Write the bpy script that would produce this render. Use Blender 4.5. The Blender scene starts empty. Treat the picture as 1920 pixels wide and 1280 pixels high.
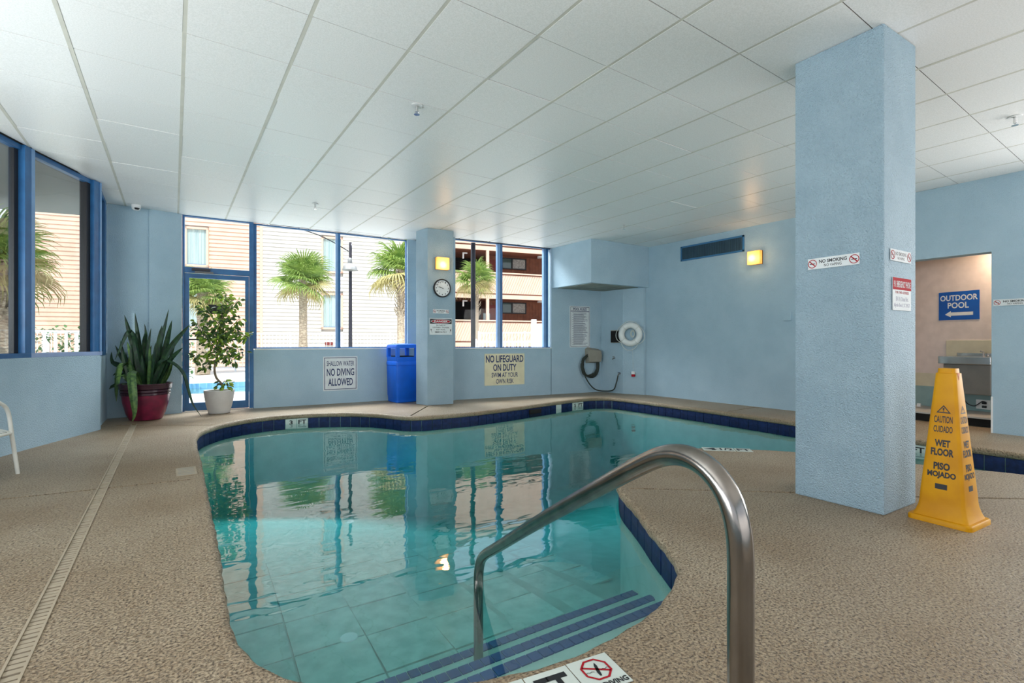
import bpy, bmesh, math, random
from math import sin, cos, pi, radians as R, hypot, atan2
from mathutils import Vector, Matrix
random.seed(7)
D = bpy.data; SC = bpy.context.scene; COL = SC.collection

# ---------------------------------------------------------------- camera, world, sun, big lights, exposure
YAW = .60276; H = 1.0356; CH = 2.964
cd = D.cameras.new('camera'); cam = D.objects.new('camera', cd); COL.objects.link(cam)
cd.sensor_width = 36; cd.lens = 36*922.1/1920; cd.shift_y = 3.66/1920; cd.clip_end = 300
cam.location = (0, 0, H); cam.rotation_euler = (pi/2, 0, -YAW)
SC.camera = cam
w = D.worlds.new('sky'); SC.world = w; w.use_nodes = True
wn = w.node_tree; bg = wn.nodes['Background']
wtc = wn.nodes.new('ShaderNodeTexCoord'); wsep = wn.nodes.new('ShaderNodeSeparateXYZ'); wr = wn.nodes.new('ShaderNodeValToRGB')
wn.links.new(wtc.outputs['Generated'], wsep.inputs[0]); wn.links.new(wsep.outputs['Z'], wr.inputs['Fac']); wn.links.new(wr.outputs['Color'], bg.inputs['Color'])
wr.color_ramp.elements[0].position = 0; wr.color_ramp.elements[0].color = (.93, .96, 1, 1)
wr.color_ramp.elements[1].position = .8; wr.color_ramp.elements[1].color = (.50, .70, 1, 1)
bg.inputs['Strength'].default_value = 1.0
sd = D.lights.new('sun', 'SUN'); sun = D.objects.new('sun', sd); COL.objects.link(sun)
sd.energy = 2.4; sd.angle = R(1); sd.color = (1, .95, .87)
sun.rotation_euler = Vector((-.45, -1.0, 1.55)).to_track_quat('Z', 'Y').to_euler()
def area(name, loc, target, sx, sy, watts, colr):
    a = D.lights.new(name, 'AREA'); a.shape = 'RECTANGLE'; a.size = sx; a.size_y = sy; a.energy = watts; a.color = colr
    o = D.objects.new(name, a); COL.objects.link(o); o.location = loc
    o.rotation_euler = (Vector(loc)-Vector(target)).to_track_quat('Z', 'Y').to_euler(); return o
# added fill lamps standing in for daylight from the left, rear and right
area('fill_left', (-2.9, 2.9, 1.45), (-1.3, 3.2, 2.75), 5.5, 1.1, 160, (.95, .98, 1))
area('fill_rear', (1.6, -2.8, 1.3), (2.1, -.8, 4.1), 6.5, 1.6, 30, (1, .97, .93))
area('fill_right', (7.9, -.9, 1.55), (3.0, 2.4, 2.6), 2.8, 1.7, 105, (1, .98, .96))
# added lamps above the courtyard in place of skylight, aimed through the front windows
area('courtyard_fill', (2.4, 12.2, 6.9), (3.4, 6.4, .3), 4.6, 2.2, 800, (.95, .98, 1))
area('courtyard_fill', (5.6, 11.6, 6.9), (5.2, 5.4, .3), 3.0, 2.2, 480, (.95, .98, 1))
SC.view_settings.view_transform = 'Standard'; SC.view_settings.look = 'None'
SC.view_settings.gamma = 1; SC.view_settings.use_curve_mapping = False
SC.view_settings.exposure = 0.6
SC.cycles.use_denoising = True; SC.cycles.max_bounces = 10; SC.cycles.transparent_max_bounces = 16
SC.cycles.diffuse_bounces = 5; SC.cycles.sample_clamp_indirect = 6; SC.cycles.caustics_reflective = False; SC.cycles.caustics_refractive = False

# ---------------------------------------------------------------- materials
def srgb(*c): return tuple((x/255/12.92 if x/255 <= .04045 else ((x/255+.055)/1.055)**2.4) for x in c)+(1,)
MATS = {}
def mat(name, col, rough=.6, metal=0, col2=None, scale=8, bump=0, bscale=60, bdist=.01, spec=.5, emit=None, estr=0, detail=4, coords='pos', alpha=None, musgrave=False, ramp=(.35, .65), stretch=None):
    if name in MATS: return MATS[name]
    m = D.materials.new(name); m.use_nodes = True; nt = m.node_tree; N = nt.nodes; L = nt.links
    b = N['Principled BSDF']; b.inputs['Base Color'].default_value = col; b.inputs['Roughness'].default_value = rough
    b.inputs['Metallic'].default_value = metal; b.inputs['Specular IOR Level'].default_value = spec
    if coords == 'pos': src = N.new('ShaderNodeNewGeometry').outputs['Position']
    else: src = N.new('ShaderNodeTexCoord').outputs['Object']
    if stretch:
        mp = N.new('ShaderNodeMapping'); mp.inputs['Scale'].default_value = stretch; L.new(src, mp.inputs[0]); src = mp.outputs[0]
    n = N.new('ShaderNodeTexNoise'); n.inputs['Scale'].default_value = scale; n.inputs['Detail'].default_value = detail; L.new(src, n.inputs['Vector'])
    r = N.new('ShaderNodeValToRGB'); L.new(n.outputs['Fac'], r.inputs['Fac'])
    c2 = col2 or tuple(x*.9 for x in col[:3])+(1,)
    r.color_ramp.elements[0].position = ramp[0]; r.color_ramp.elements[1].position = ramp[1]
    r.color_ramp.elements[0].color = c2; r.color_ramp.elements[1].color = col
    L.new(r.outputs['Color'], b.inputs['Base Color'])
    if bump:
        n2 = N.new('ShaderNodeTexNoise'); n2.inputs['Scale'].default_value = bscale; n2.inputs['Detail'].default_value = 3; L.new(src, n2.inputs['Vector'])
        bp = N.new('ShaderNodeBump'); bp.inputs['Strength'].default_value = bump; bp.inputs['Distance'].default_value = bdist
        L.new(n2.outputs['Fac'], bp.inputs['Height']); L.new(bp.outputs['Normal'], b.inputs['Normal'])
    if emit: b.inputs['Emission Color'].default_value = emit; b.inputs['Emission Strength'].default_value = estr
    MATS[name] = m; return m
WALLC = srgb(172, 198, 213)
m_wall = mat('wall_paint', WALLC, .75, col2=srgb(165, 192, 208), scale=3, bump=.7, bscale=95, bdist=.014)
m_stucco = mat('pillar_stucco', WALLC, .65, col2=srgb(163, 190, 206), scale=4, bump=1, bscale=120, bdist=.022)
m_blue = mat('frame_blue', srgb(46, 106, 160), .4, col2=srgb(40, 94, 144))
m_bluelite = mat('frame_blue_light', srgb(120, 160, 205), .35)
m_black = mat('gasket_black', srgb(30, 30, 34), .5)
m_bronze = mat('dark_steel', srgb(52, 50, 58), .45, metal=.3)
m_white = mat('white_paint', srgb(236, 238, 238), .5)
m_signwhite = mat('sign_white', srgb(222, 228, 230), .75, spec=.2)
m_cream = mat('sign_cream', srgb(226, 220, 186), .5)
m_navy = mat('ink_navy', srgb(18, 44, 96), .5)
m_ink = mat('ink_black', srgb(22, 24, 30), .5)
m_red = mat('ink_red', srgb(168, 26, 40), .8, spec=.2)
m_tile = mat('ceiling_tile', srgb(243, 243, 242), .36, col2=srgb(229, 230, 228), scale=120, bump=.12, bscale=150, bdist=.002, spec=.45)
m_tee = mat('ceiling_tee', srgb(208, 207, 196), .5)
m_teed = mat('cross_tee_shade_grey', srgb(84, 84, 80), .8)  # cross tees darkened to paint the shadow line in the tile gaps
m_dark = mat('plenum_dark', srgb(60, 60, 58), .9)
m_steel = mat('stainless', (.32, .295, .27, 1), .2, metal=1, col2=(.22, .20, .18, 1), scale=14, stretch=(1, 1, .4))
m_chrome = mat('chrome', (.7, .7, .7, 1), .15, metal=1)
m_yellow = mat('cone_yellow', srgb(210, 150, 0), .5, spec=.25, col2=srgb(192, 130, 0), scale=5)
m_rust = mat('rust_stain', srgb(190, 96, 12), .6)
m_canblue = mat('can_blue', srgb(6, 104, 226), .45, bump=.1, bscale=200)
m_potred = mat('pot_burgundy', srgb(126, 30, 62), .3, col2=srgb(92, 24, 50), scale=9, coords='obj')
m_potdark = mat('pot_band', srgb(60, 30, 44), .25)
m_potgrey = mat('pot_grey', srgb(206, 203, 198), .7, bump=.15, bscale=90)
m_soil = mat('soil', srgb(60, 48, 38), .95, bump=.5, bscale=50)
m_leafd = mat('leaf_dark', srgb(44, 78, 44), .45, col2=srgb(24, 48, 34), scale=30, stretch=(1, 1, .5), ramp=(.4, .6))
m_leafl = mat('leaf_pale', srgb(104, 138, 70), .45, col2=srgb(54, 88, 50), scale=25)
m_fic = mat('ficus_leaf', srgb(160, 186, 60), .45, col2=srgb(92, 130, 48), scale=9)
m_bark = mat('bark', srgb(150, 132, 110), .9, col2=srgb(112, 96, 78), scale=30, bump=.4, bscale=40)
m_palmb = mat('palm_bark', srgb(205, 188, 164), .95, col2=srgb(150, 132, 112), scale=14, bump=.8, bscale=24, bdist=.03, stretch=(1, 1, 3))
m_frond = mat('palm_frond', srgb(176, 196, 104), .5, col2=srgb(120, 152, 72), scale=6)
m_frondy = mat('palm_frond_dry', srgb(200, 188, 128), .6, col2=srgb(158, 148, 92), scale=6)
m_pink = mat('siding_pink', srgb(240, 204, 180), .7, col2=srgb(232, 196, 172), scale=3)
m_wsid = mat('siding_white', srgb(226, 221, 212), .6, col2=srgb(219, 214, 205), scale=3)
m_brown = mat('siding_brown', srgb(150, 92, 66), .8, col2=srgb(128, 76, 54), scale=4)
m_dbrown = mat('trim_brown', srgb(120, 72, 52), .7)
m_curtain = mat('curtain', srgb(212, 226, 222), .9, col2=srgb(176, 196, 196), scale=20, stretch=(1, 1, .01), coords='obj')
m_glassd = mat('window_dark_glass', srgb(70, 96, 92), .08, spec=.8)
m_deckout = mat('outdoor_concrete', srgb(236, 230, 220), .8, scale=2)
m_vinyl = mat('vinyl_white', srgb(246, 246, 246), .4)
m_grey = mat('grey_metal', srgb(112, 112, 110), .5, metal=.3)
m_rubber = mat('hose_rubber', srgb(42, 50, 44), .6)
m_beige = mat('reel_beige', srgb(150, 146, 134), .6)
m_ring = mat('ring_white', srgb(230, 234, 232), .4)
m_rope = mat('rope', srgb(214, 220, 214), .8)
m_niche = mat('niche_cream', srgb(218, 205, 200), .8)
m_panel = mat('panel_ivory', srgb(206, 200, 176), .5)
m_teal = mat('dado_teal', srgb(136, 166, 168), .7)
m_ledge = mat('ledge_grey', srgb(186, 184, 180), .6)
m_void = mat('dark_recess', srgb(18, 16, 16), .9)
m_ventd = mat('vent_dark', srgb(16, 28, 48), .7)
m_ventb = mat('vent_blue', srgb(56, 116, 162), .5)
m_tilelab = mat('label_tile', srgb(206, 214, 206), .35)
m_strap = mat('strap_white', srgb(232, 232, 224), .5)
m_strapb = mat('strap_blue', srgb(32, 60, 130), .5)
m_draing = mat('drain_plastic', srgb(166, 152, 130), .6)
m_wtile = mat('waterline_tile', srgb(26, 48, 96), .5, spec=.25, col2=srgb(12, 26, 60), scale=25, ramp=(.3, .7), detail=6)
m_nose = mat('nosing_tile', srgb(16, 72, 132), .3, col2=srgb(12, 60, 116), scale=20)
m_plaster = mat('pool_plaster', srgb(162, 198, 190), .6, col2=srgb(148, 186, 178), scale=6, bump=.1)
m_ptile = mat('pool_floor_tile', srgb(182, 212, 204), .5, col2=srgb(152, 190, 182), scale=9)
m_grout = mat('grout', srgb(110, 150, 146), .9)
m_wood = mat('doorleaf_red', srgb(132, 50, 44), .7)

def deck_mat():
    m = D.materials.new('pebble_deck'); m.use_nodes = True; nt = m.node_tree; N = nt.nodes; L = nt.links
    b = N['Principled BSDF']; g = N.new('ShaderNodeNewGeometry')
    v = N.new('ShaderNodeTexVoronoi'); v.inputs['Scale'].default_value = 130; v.inputs['Randomness'].default_value = 1
    wob = N.new('ShaderNodeTexNoise'); wob.inputs['Scale'].default_value = 100; wob.inputs['Detail'].default_value = 5; wob.inputs['Roughness'].default_value = .6
    big = N.new('ShaderNodeTexNoise'); big.inputs['Scale'].default_value = 1.1; big.inputs['Detail'].default_value = 5
    for n in (v, wob, big): L.new(g.outputs['Position'], n.inputs['Vector'])
    r = N.new('ShaderNodeValToRGB'); L.new(wob.outputs['Fac'], r.inputs['Fac'])
    e = r.color_ramp.elements; e[0].position = .34; e[0].color = srgb(78, 64, 50); e[1].position = .45; e[1].color = srgb(163, 146, 121)
    x = e.new(.75); x.color = srgb(196, 181, 156)
    r2 = N.new('ShaderNodeValToRGB'); L.new(big.outputs['Fac'], r2.inputs['Fac'])
    r2.color_ramp.elements[0].position = .35; r2.color_ramp.elements[0].color = srgb(226, 216, 204); r2.color_ramp.elements[1].position = .68; r2.color_ramp.elements[1].color = (1, 1, 1, 1)
    mx = N.new('ShaderNodeMix'); mx.data_type = 'RGBA'; mx.blend_type = 'MULTIPLY'; mx.inputs[0].default_value = 1
    L.new(r.outputs['Color'], mx.inputs[6]); L.new(r2.outputs['Color'], mx.inputs[7])
    sp = N.new('ShaderNodeValToRGB'); L.new(v.outputs['Color'], sp.inputs['Fac'])
    sp.color_ramp.elements[0].position = .12; sp.color_ramp.elements[0].color = (.62, .55, .48, 1); sp.color_ramp.elements[1].position = .3; sp.color_ramp.elements[1].color = (1, 1, 1, 1)
    m2 = N.new('ShaderNodeMix'); m2.data_type = 'RGBA'; m2.blend_type = 'MULTIPLY'; m2.inputs[0].default_value = 1
    L.new(mx.outputs[2], m2.inputs[6]); L.new(sp.outputs['Color'], m2.inputs[7]); L.new(m2.outputs[2], b.inputs['Base Color'])
    b.inputs['Roughness'].default_value = .42; b.inputs['Specular IOR Level'].default_value = .5
    cl = N.new('ShaderNodeMath'); cl.operation = 'MINIMUM'; cl.inputs[1].default_value = .52; L.new(wob.outputs['Fac'], cl.inputs[0])
    b1 = N.new('ShaderNodeBump'); b1.inputs['Strength'].default_value = 1; b1.inputs['Distance'].default_value = .02; L.new(cl.outputs[0], b1.inputs['Height'])
    b2 = N.new('ShaderNodeBump'); b2.inputs['Strength'].default_value = .35; b2.inputs['Distance'].default_value = .004; L.new(v.outputs['Distance'], b2.inputs['Height']); L.new(b1.outputs['Normal'], b2.inputs['Normal'])
    L.new(b2.outputs['Normal'], b.inputs['Normal']); return m
m_deck = deck_mat()
def ior_both(nt, f, ior):   # the same reflectance from either side of a surface that does not bend the light
    g = nt.nodes.new('ShaderNodeNewGeometry'); m = nt.nodes.new('ShaderNodeMapRange'); m.inputs['To Min'].default_value = ior; m.inputs['To Max'].default_value = 1/ior
    nt.links.new(g.outputs['Backfacing'], m.inputs['Value']); nt.links.new(m.outputs[0], f.inputs['IOR'])
def thin_glass(name, tint, refl=1.0):
    m = D.materials.new(name); m.use_nodes = True; nt = m.node_tree; N = nt.nodes; L = nt.links; N.remove(N['Principled BSDF'])
    t = N.new('ShaderNodeBsdfTransparent'); t.inputs[0].default_value = tint
    gl = N.new('ShaderNodeBsdfGlossy'); gl.inputs['Roughness'].default_value = .0
    f = N.new('ShaderNodeFresnel'); ior_both(nt, f, 1.5)
    mu = N.new('ShaderNodeMath'); mu.operation = 'MULTIPLY'; mu.inputs[1].default_value = refl; mu.use_clamp = True
    mx = N.new('ShaderNodeMixShader'); L.new(f.outputs[0], mu.inputs[0]); L.new(mu.outputs[0], mx.inputs[0]); L.new(t.outputs[0], mx.inputs[1]); L.new(gl.outputs[0], mx.inputs[2])
    L.new(mx.outputs[0], N['Material Output'].inputs['Surface']); return m
m_glass = thin_glass('clear_glass', (.97, .98, .98, 1), .1)
m_glass2 = thin_glass('left_glass', (.92, .95, .95, 1), .8)
def water_mat(name='pool_water', acol=(.09, .82, .85, 1), dens=.6, ior=2.1):
    m = D.materials.new(name); m.use_nodes = True; nt = m.node_tree; N = nt.nodes; L = nt.links; N.remove(N['Principled BSDF'])
    t = N.new('ShaderNodeBsdfTransparent'); t.inputs[0].default_value = (.96, 1, 1, 1)
    gl = N.new('ShaderNodeBsdfGlossy'); gl.inputs['Roughness'].default_value = .015
    f = N.new('ShaderNodeFresnel'); ior_both(nt, f, ior)
    g = N.new('ShaderNodeNewGeometry')
    n = N.new('ShaderNodeTexNoise'); n.inputs['Scale'].default_value = 5.0; n.inputs['Detail'].default_value = 2; n.inputs['Distortion'].default_value = .3
    n2 = N.new('ShaderNodeTexNoise'); n2.inputs['Scale'].default_value = 1.6; n2.inputs['Detail'].default_value = 1
    mp = N.new('ShaderNodeMapping'); mp.inputs['Rotation'].default_value = (0, 0, YAW); mp.inputs['Scale'].default_value = (.55, 1.3, 1)
    L.new(g.outputs['Position'], mp.inputs[0]); L.new(mp.outputs[0], n.inputs['Vector']); L.new(mp.outputs[0], n2.inputs['Vector'])
    b = N.new('ShaderNodeBump'); b.inputs['Strength'].default_value = 1; b.inputs['Distance'].default_value = .0022; L.new(n.outputs['Fac'], b.inputs['Height'])
    b2 = N.new('ShaderNodeBump'); b2.inputs['Strength'].default_value = 1; b2.inputs['Distance'].default_value = .006; L.new(n2.outputs['Fac'], b2.inputs['Height']); L.new(b.outputs[0], b2.inputs['Normal'])
    L.new(b2.outputs[0], gl.inputs['Normal']); L.new(b2.outputs[0], f.inputs['Normal'])
    mx = N.new('ShaderNodeMixShader'); L.new(f.outputs[0], mx.inputs[0]); L.new(t.outputs[0], mx.inputs[1]); L.new(gl.outputs[0], mx.inputs[2])
    L.new(mx.outputs[0], N['Material Output'].inputs['Surface'])
    va = N.new('ShaderNodeVolumeAbsorption'); va.inputs['Color'].default_value = acol; va.inputs['Density'].default_value = dens
    L.new(va.outputs[0], N['Material Output'].inputs['Volume']); return m
m_water = water_mat()

# ---------------------------------------------------------------- helpers
class MB:
    def __init__(s): s.v = []; s.f = []; s.sm = False
    def add(s, vs, fs, M=None):
        o = len(s.v); s.v += [tuple(M @ Vector(p)) if M else tuple(p) for p in vs]; s.f += [tuple(i+o for i in f) for f in fs]; return s
    def box(s, x0, x1, y0, y1, z0, z1, M=None):
        return s.add([(x0,y0,z0),(x1,y0,z0),(x1,y1,z0),(x0,y1,z0),(x0,y0,z1),(x1,y0,z1),(x1,y1,z1),(x0,y1,z1)],
                     [(0,3,2,1),(4,5,6,7),(0,1,5,4),(1,2,6,5),(2,3,7,6),(3,0,4,7)], M)
    def wallseg(s, A, B, t, z0, z1):   # box along A->B, thickness t to the left of A->B (negative: right)
        dx, dy = B[0]-A[0], B[1]-A[1]; l = hypot(dx, dy); nx, ny = -dy/l*t, dx/l*t
        return s.prism([A, B, (B[0]+nx, B[1]+ny), (A[0]+nx, A[1]+ny)] if t > 0 else [A, (A[0]+nx, A[1]+ny), (B[0]+nx, B[1]+ny), B], z0, z1)
    def prism(s, P, z0, z1, M=None):
        n = len(P); vs = [(x, y, z0) for x, y in P]+[(x, y, z1) for x, y in P]
        return s.add(vs, [tuple(range(n))[::-1], tuple(range(n, 2*n))]+[(i, (i+1) % n, n+(i+1) % n, n+i) for i in range(n)], M)
    def tube(s, pts, r, n=10, cap=True, closed=False):
        pts = [Vector(p) for p in pts]; N_ = len(pts); rings = []; prev = None
        for i, p in enumerate(pts):
            if closed: t = (pts[(i+1) % N_]-pts[i-1]).normalized()
            else: t = (pts[min(i+1, N_-1)]-pts[max(i-1, 0)]).normalized()
            if prev is None: a = Vector((0, 0, 1)) if abs(t.z) < .9 else Vector((1, 0, 0)); u = t.cross(a).normalized()
            else: u = (prev-t*prev.dot(t)).normalized()
            prev = u; w_ = t.cross(u); rr = r[i] if isinstance(r, (list, tuple)) else r
            rings.append([p+(u*cos(2*pi*k/n)+w_*sin(2*pi*k/n))*rr for k in range(n)])
        vs = [q for g in rings for q in g]; fs = []
        for i in range(N_ if closed else N_-1):
            j = (i+1) % N_
            for k in range(n): fs.append((i*n+k, i*n+(k+1) % n, j*n+(k+1) % n, j*n+k))
        if cap and not closed: fs += [tuple(range(n))[::-1], tuple((N_-1)*n+k for k in range(n))]
        s.sm = True; return s.add(vs, fs)
    def lathe(s, prof, n=28, M=None):
        vs = []; fs = []
        for r, z in prof: vs += [(r*cos(2*pi*k/n), r*sin(2*pi*k/n), z) for k in range(n)]
        for i in range(len(prof)-1):
            for k in range(n): fs.append((i*n+k, i*n+(k+1) % n, (i+1)*n+(k+1) % n, (i+1)*n+k))
        fs += [tuple(range(n))[::-1], tuple((len(prof)-1)*n+k for k in range(n))]
        s.sm = True; return s.add(vs, fs, M)
    def mesh(s, name, m):
        me = D.meshes.new(name); me.from_pydata(s.v, [], s.f); me.materials.append(m)
        if s.sm:
            me.shade_smooth()
            try: me.set_sharp_from_angle(angle=R(38))
            except Exception: pass
        me.update(); return me
    def obj(s, name, m, parent=None, bevel=0, kind=None):
        me = s.mesh(name, m)
        if bevel:
            b = bmesh.new(); b.from_mesh(me); bmesh.ops.recalc_face_normals(b, faces=b.faces)
            es = [e for e in b.edges if len(e.link_faces) == 2 and e.calc_face_angle(0) > .6]
            bmesh.ops.bevel(b, geom=es, offset=bevel, segments=2, affect='EDGES', profile=.6); b.to_mesh(me); b.free()
        return link(name, me, parent, kind)
def link(name, me, parent=None, kind=None):
    o = D.objects.new(name, me); COL.objects.link(o)
    if parent: o.parent = parent
    if kind: o['kind'] = kind
    return o
def tag(o, label, cat, group=None):
    o['label'] = label; o['category'] = cat
    if group: o['group'] = group
    return o
def thing(name, loc, rz=0, label=None, cat=None, group=None):
    o = D.objects.new(name, None); o.empty_display_size = .1; COL.objects.link(o); o.location = loc; o.rotation_euler = (0, 0, rz)
    if label: tag(o, label, cat, group)
    return o
def struct(name): 
    o = D.objects.new(name, None); o.empty_display_size = .1; COL.objects.link(o); o['kind'] = 'structure'; return o
def box(x0, x1, y0, y1, z0, z1): return MB().box(x0, x1, y0, y1, z0, z1)
def cuboid(name, m, parent, x0, x1, y0, y1, z0, z1, bevel=0): return box(x0, x1, y0, y1, z0, z1).obj(name, m, parent, bevel)
def seg_pts(A, B, f0, f1): return ((A[0]+(B[0]-A[0])*f0, A[1]+(B[1]-A[1])*f0), (A[0]+(B[0]-A[0])*f1, A[1]+(B[1]-A[1])*f1))
def catmull(P, closed, step):
    n = len(P); out = []
    rng = range(n) if closed else range(n-1)
    for i in rng:
        p0, p1, p2, p3 = (Vector(P[(i-1) % n]) if closed or i > 0 else Vector(P[0])), Vector(P[i]), Vector(P[(i+1) % n]), (Vector(P[(i+2) % n]) if closed or i+2 < n else Vector(P[-1]))
        k = max(1, round((p2-p1).length/step))
        for j in range(k):
            t = j/k; out.append(.5*((2*p1)+(-p0+p2)*t+(2*p0-5*p1+4*p2-p3)*t*t+(-p0+3*p1-3*p2+p3)*t**3))
    if not closed: out.append(Vector(P[-1]))
    return out
_tx = {}
def text_geo(s, bold=0):
    k = (s, bold)
    if k in _tx: return _tx[k]
    c = D.curves.new('txt', 'FONT'); c.body = s; c.resolution_u = 3; c.offset = bold; o = D.objects.new('txt', c); COL.objects.link(o)
    bpy.context.view_layer.update(); me = D.meshes.new_from_object(o.evaluated_get(bpy.context.evaluated_depsgraph_get()))
    vs = [tuple(v.co) for v in me.vertices]; fs = [tuple(p.vertices) for p in me.polygons]
    D.objects.remove(o); D.curves.remove(c); D.meshes.remove(me)
    xs = [v[0] for v in vs]; ys = [v[1] for v in vs]; x0, x1, y0, y1 = min(xs), max(xs), min(ys), max(ys)
    vs = [((v[0]-x0)/(x1-x0), (v[1]-y0)/(y1-y0)) for v in vs]; _tx[k] = (vs, fs); return _tx[k]
def text(parent, s, x0, x1, z0, z1, m, y=-.0005, bold=.02, fn=None, name='lettering'):
    vs, fs = text_geo(s, bold); mb = MB()
    mb.add([(fn(x0+(x1-x0)*u, z0+(z1-z0)*v) if fn else (x0+(x1-x0)*u, y, z0+(z1-z0)*v)) for u, v in vs], fs)
    return mb.obj(name, m, parent)
def sign(name, A, B, z0, z1, m, label, cat='sign', t=.004, off=.002, group=None):
    """plate on a wall; A is its left end and B its right end seen from the room"""
    dx, dy = B[0]-A[0], B[1]-A[1]; l = hypot(dx, dy); rz = atan2(dy, dx); n = (dy/l, -dx/l)
    o = thing(name, ((A[0]+B[0])/2+n[0]*(off+t), (A[1]+B[1])/2+n[1]*(off+t), z0), rz, label, cat, group)
    box(-l/2, l/2, 0, t, 0, z1-z0).obj('plate', m, o, .0012)
    return o, l, z1-z0
def rectline(p, x0, x1, z0, z1, w_, m, y=-.0008):
    mb = MB()
    for a, b, c, d in ((x0, x1, z0, z0+w_), (x0, x1, z1-w_, z1), (x0, x0+w_, z0, z1), (x1-w_, x1, z0, z1)): mb.box(a, b, y, y+.0006, c, d)
    return mb.obj('border', m, p)
def nosmoke_sym(p, cx, cz, r, s=1):
    mb = MB(); n = 28
    for i in range(n):
        a, b = 2*pi*i/n, 2*pi*(i+1)/n
        mb.add([(cx+r*cos(a)*s, -.001, cz+r*sin(a)), (cx+r*cos(b)*s, -.001, cz+r*sin(b)), (cx+.84*r*cos(b)*s, -.001, cz+.84*r*sin(b)), (cx+.84*r*cos(a)*s, -.001, cz+.84*r*sin(a))], [(0, 1, 2, 3)])
    w_ = .08*r; k = .62*r
    mb.add([(cx-(k+w_)*s, -.001, cz+k-w_), (cx-(k-w_)*s, -.001, cz+k+w_), (cx+(k+w_)*s, -.001, cz-k+w_), (cx+(k-w_)*s, -.001, cz-k-w_)], [(0, 3, 2, 1)])
    mb.obj('prohibition_ring', m_red, p)
    box(cx-.6*r*s, cx+.55*r*s, -.0008, -.0004, cz-.1*r, cz+.08*r).obj('cigarette', m_ink, p)
def nosmoke(A, B, z0, z1, label, s=1):
    o, l, h = sign('no_smoking_sign', A, B, z0, z1, m_signwhite, label)
    nosmoke_sym(o, -l*.405, h*.5, h*.39, s); nosmoke_sym(o, l*.405, h*.5, h*.39, s)
    text(o, 'NO SMOKING', -l*.27, l*.27, h*.5, h*.82, m_ink, bold=.03); text(o, 'NO VAPING', -l*.17, l*.17, h*.15, h*.4, m_ink, bold=.01); return o

# ---------------------------------------------------------------- pool outline (lip of the coping, clockwise from above)
OUT = [(.46,1.49),(.365,1.585),(.289,1.665),(.24,1.76),(.205,1.87),(.185,2.0),(.178,2.2),(.184,2.5),(.195,3.0),(.196,3.5),(.20,4.2),(.205,5.2),(.2,5.9),(.215,6.45),(.266,6.819),(.37,7.102),(.513,7.34),(.699,7.527),
 (.993,7.69),(1.29,7.74),(1.69,7.683),(2.078,7.516),(2.40,7.23),(2.56,6.95),(2.66,6.72),(2.80,6.55),(3.066,6.475),(3.42,6.46),(3.80,6.46),(4.549,6.565),(5.687,6.79),(6.3,6.88),(6.626,6.87),(6.85,6.75),(6.94,6.5),
 (6.95,6.0),(6.93,5.2),(6.87,4.1),(6.79,3.3),(6.68,2.4),(6.60,1.5),(6.57,.8),(6.55,-.4),(6.4,-.9),(6.1,-1.05),(5.8,-.9),(5.66,-.4),(5.6,.4),(5.567,.9),(5.45,1.17),(5.27,1.55),(5.1,1.98),(4.88,2.4),(4.60,2.72),(4.318,2.97),(4.02,3.08),
 (3.714,3.117),(3.429,3.074),(3.193,2.97),(2.939,2.78),(2.73,2.60),(2.589,2.43),(2.48,2.25),(2.348,2.045),(2.206,1.84),(2.109,1.68),(2.043,1.58),(1.975,1.49),(1.88,1.41),(1.74,1.34),(1.60,1.29),(1.40,1.25),(1.195,1.238),(1.0,1.25),(.84,1.295),(.70,1.35),(.57,1.41)]
OL = [Vector((p.x, p.y)) for p in catmull([(x, y, 0) for x, y in OUT], True, .045)]
for _ in range(5): OL = [(OL[i-1]+OL[i]*2+OL[(i+1) % len(OL)])/4 for i in range(len(OL))]
NO = []
for i in range(len(OL)):
    t = (OL[(i+1) % len(OL)]-OL[i-1]).normalized(); NO.append(Vector((-t.y, t.x)))      # outward for a clockwise loop
def ring(d): return [(p+n*d) for p, n in zip(OL, NO)]

# ---------------------------------------------------------------- floor slab with joints, trench and pool hole
WA0, WA1 = (-3.03, 2.07), (-1.157, 6.70)      # left wall, long run
WB1 = (-.73, 7.66)                             # left wall, short run
BL = (-.755, 8.74)
W1A, W1B = (.10, 8.87), (3.72, 8.615)
W2A, W2B = (4.15, 8.026), (7.57, 7.613)
AL = (7.62, 7.05); AS = (7.806, 6.66); XR = 7.85
def to_mesh_obj(mb, name): o = mb.obj(name, m_deck); return o
def boolean(o, cutters):
    for c in cutters:
        md = o.modifiers.new('cut', 'BOOLEAN'); md.operation = 'DIFFERENCE'; md.object = c; md.solver = 'EXACT'
    bpy.context.view_layer.update()
    me = D.meshes.new_from_object(o.evaluated_get(bpy.context.evaluated_depsgraph_get()))
    o.modifiers.clear(); old = o.data; o.data = me; D.meshes.remove(old)
    for c in cutters: me2 = c.data; D.objects.remove(c); D.meshes.remove(me2)
floor = box(-3.3, 9.3, -3.2, 9.05, -.10, 0).obj('floor', m_deck); floor['kind'] = 'structure'
hole = MB().prism([tuple(p) for p in ring(.07)][::-1], -.3, .2).obj('c', m_deck)
cuts = [hole]
jf = []
def groove(A, B, w_=.026, d=.02):
    jf.append((A, B))
    dx, dy = B[0]-A[0], B[1]-A[1]; l = hypot(dx, dy); nx, ny = -dy/l*w_/2, dx/l*w_/2
    cuts.append(MB().prism([(A[0]-nx, A[1]-ny), (B[0]-nx, B[1]-ny), (B[0]+nx, B[1]+ny), (A[0]+nx, A[1]+ny)], -d, .1).obj('c', m_deck))
groove((-2.2, 4.79), (.13, 4.475)); groove((2.66, 2.445), (3.56, 1.70)); groove((3.99, 1.30), (5.4, .2)); groove((.43, 7.30), (-.6, 7.95)); groove((2.80, 6.63), (3.47, 7.50)); groove((6.92, 4.3), (7.84, 4.35))
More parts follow.
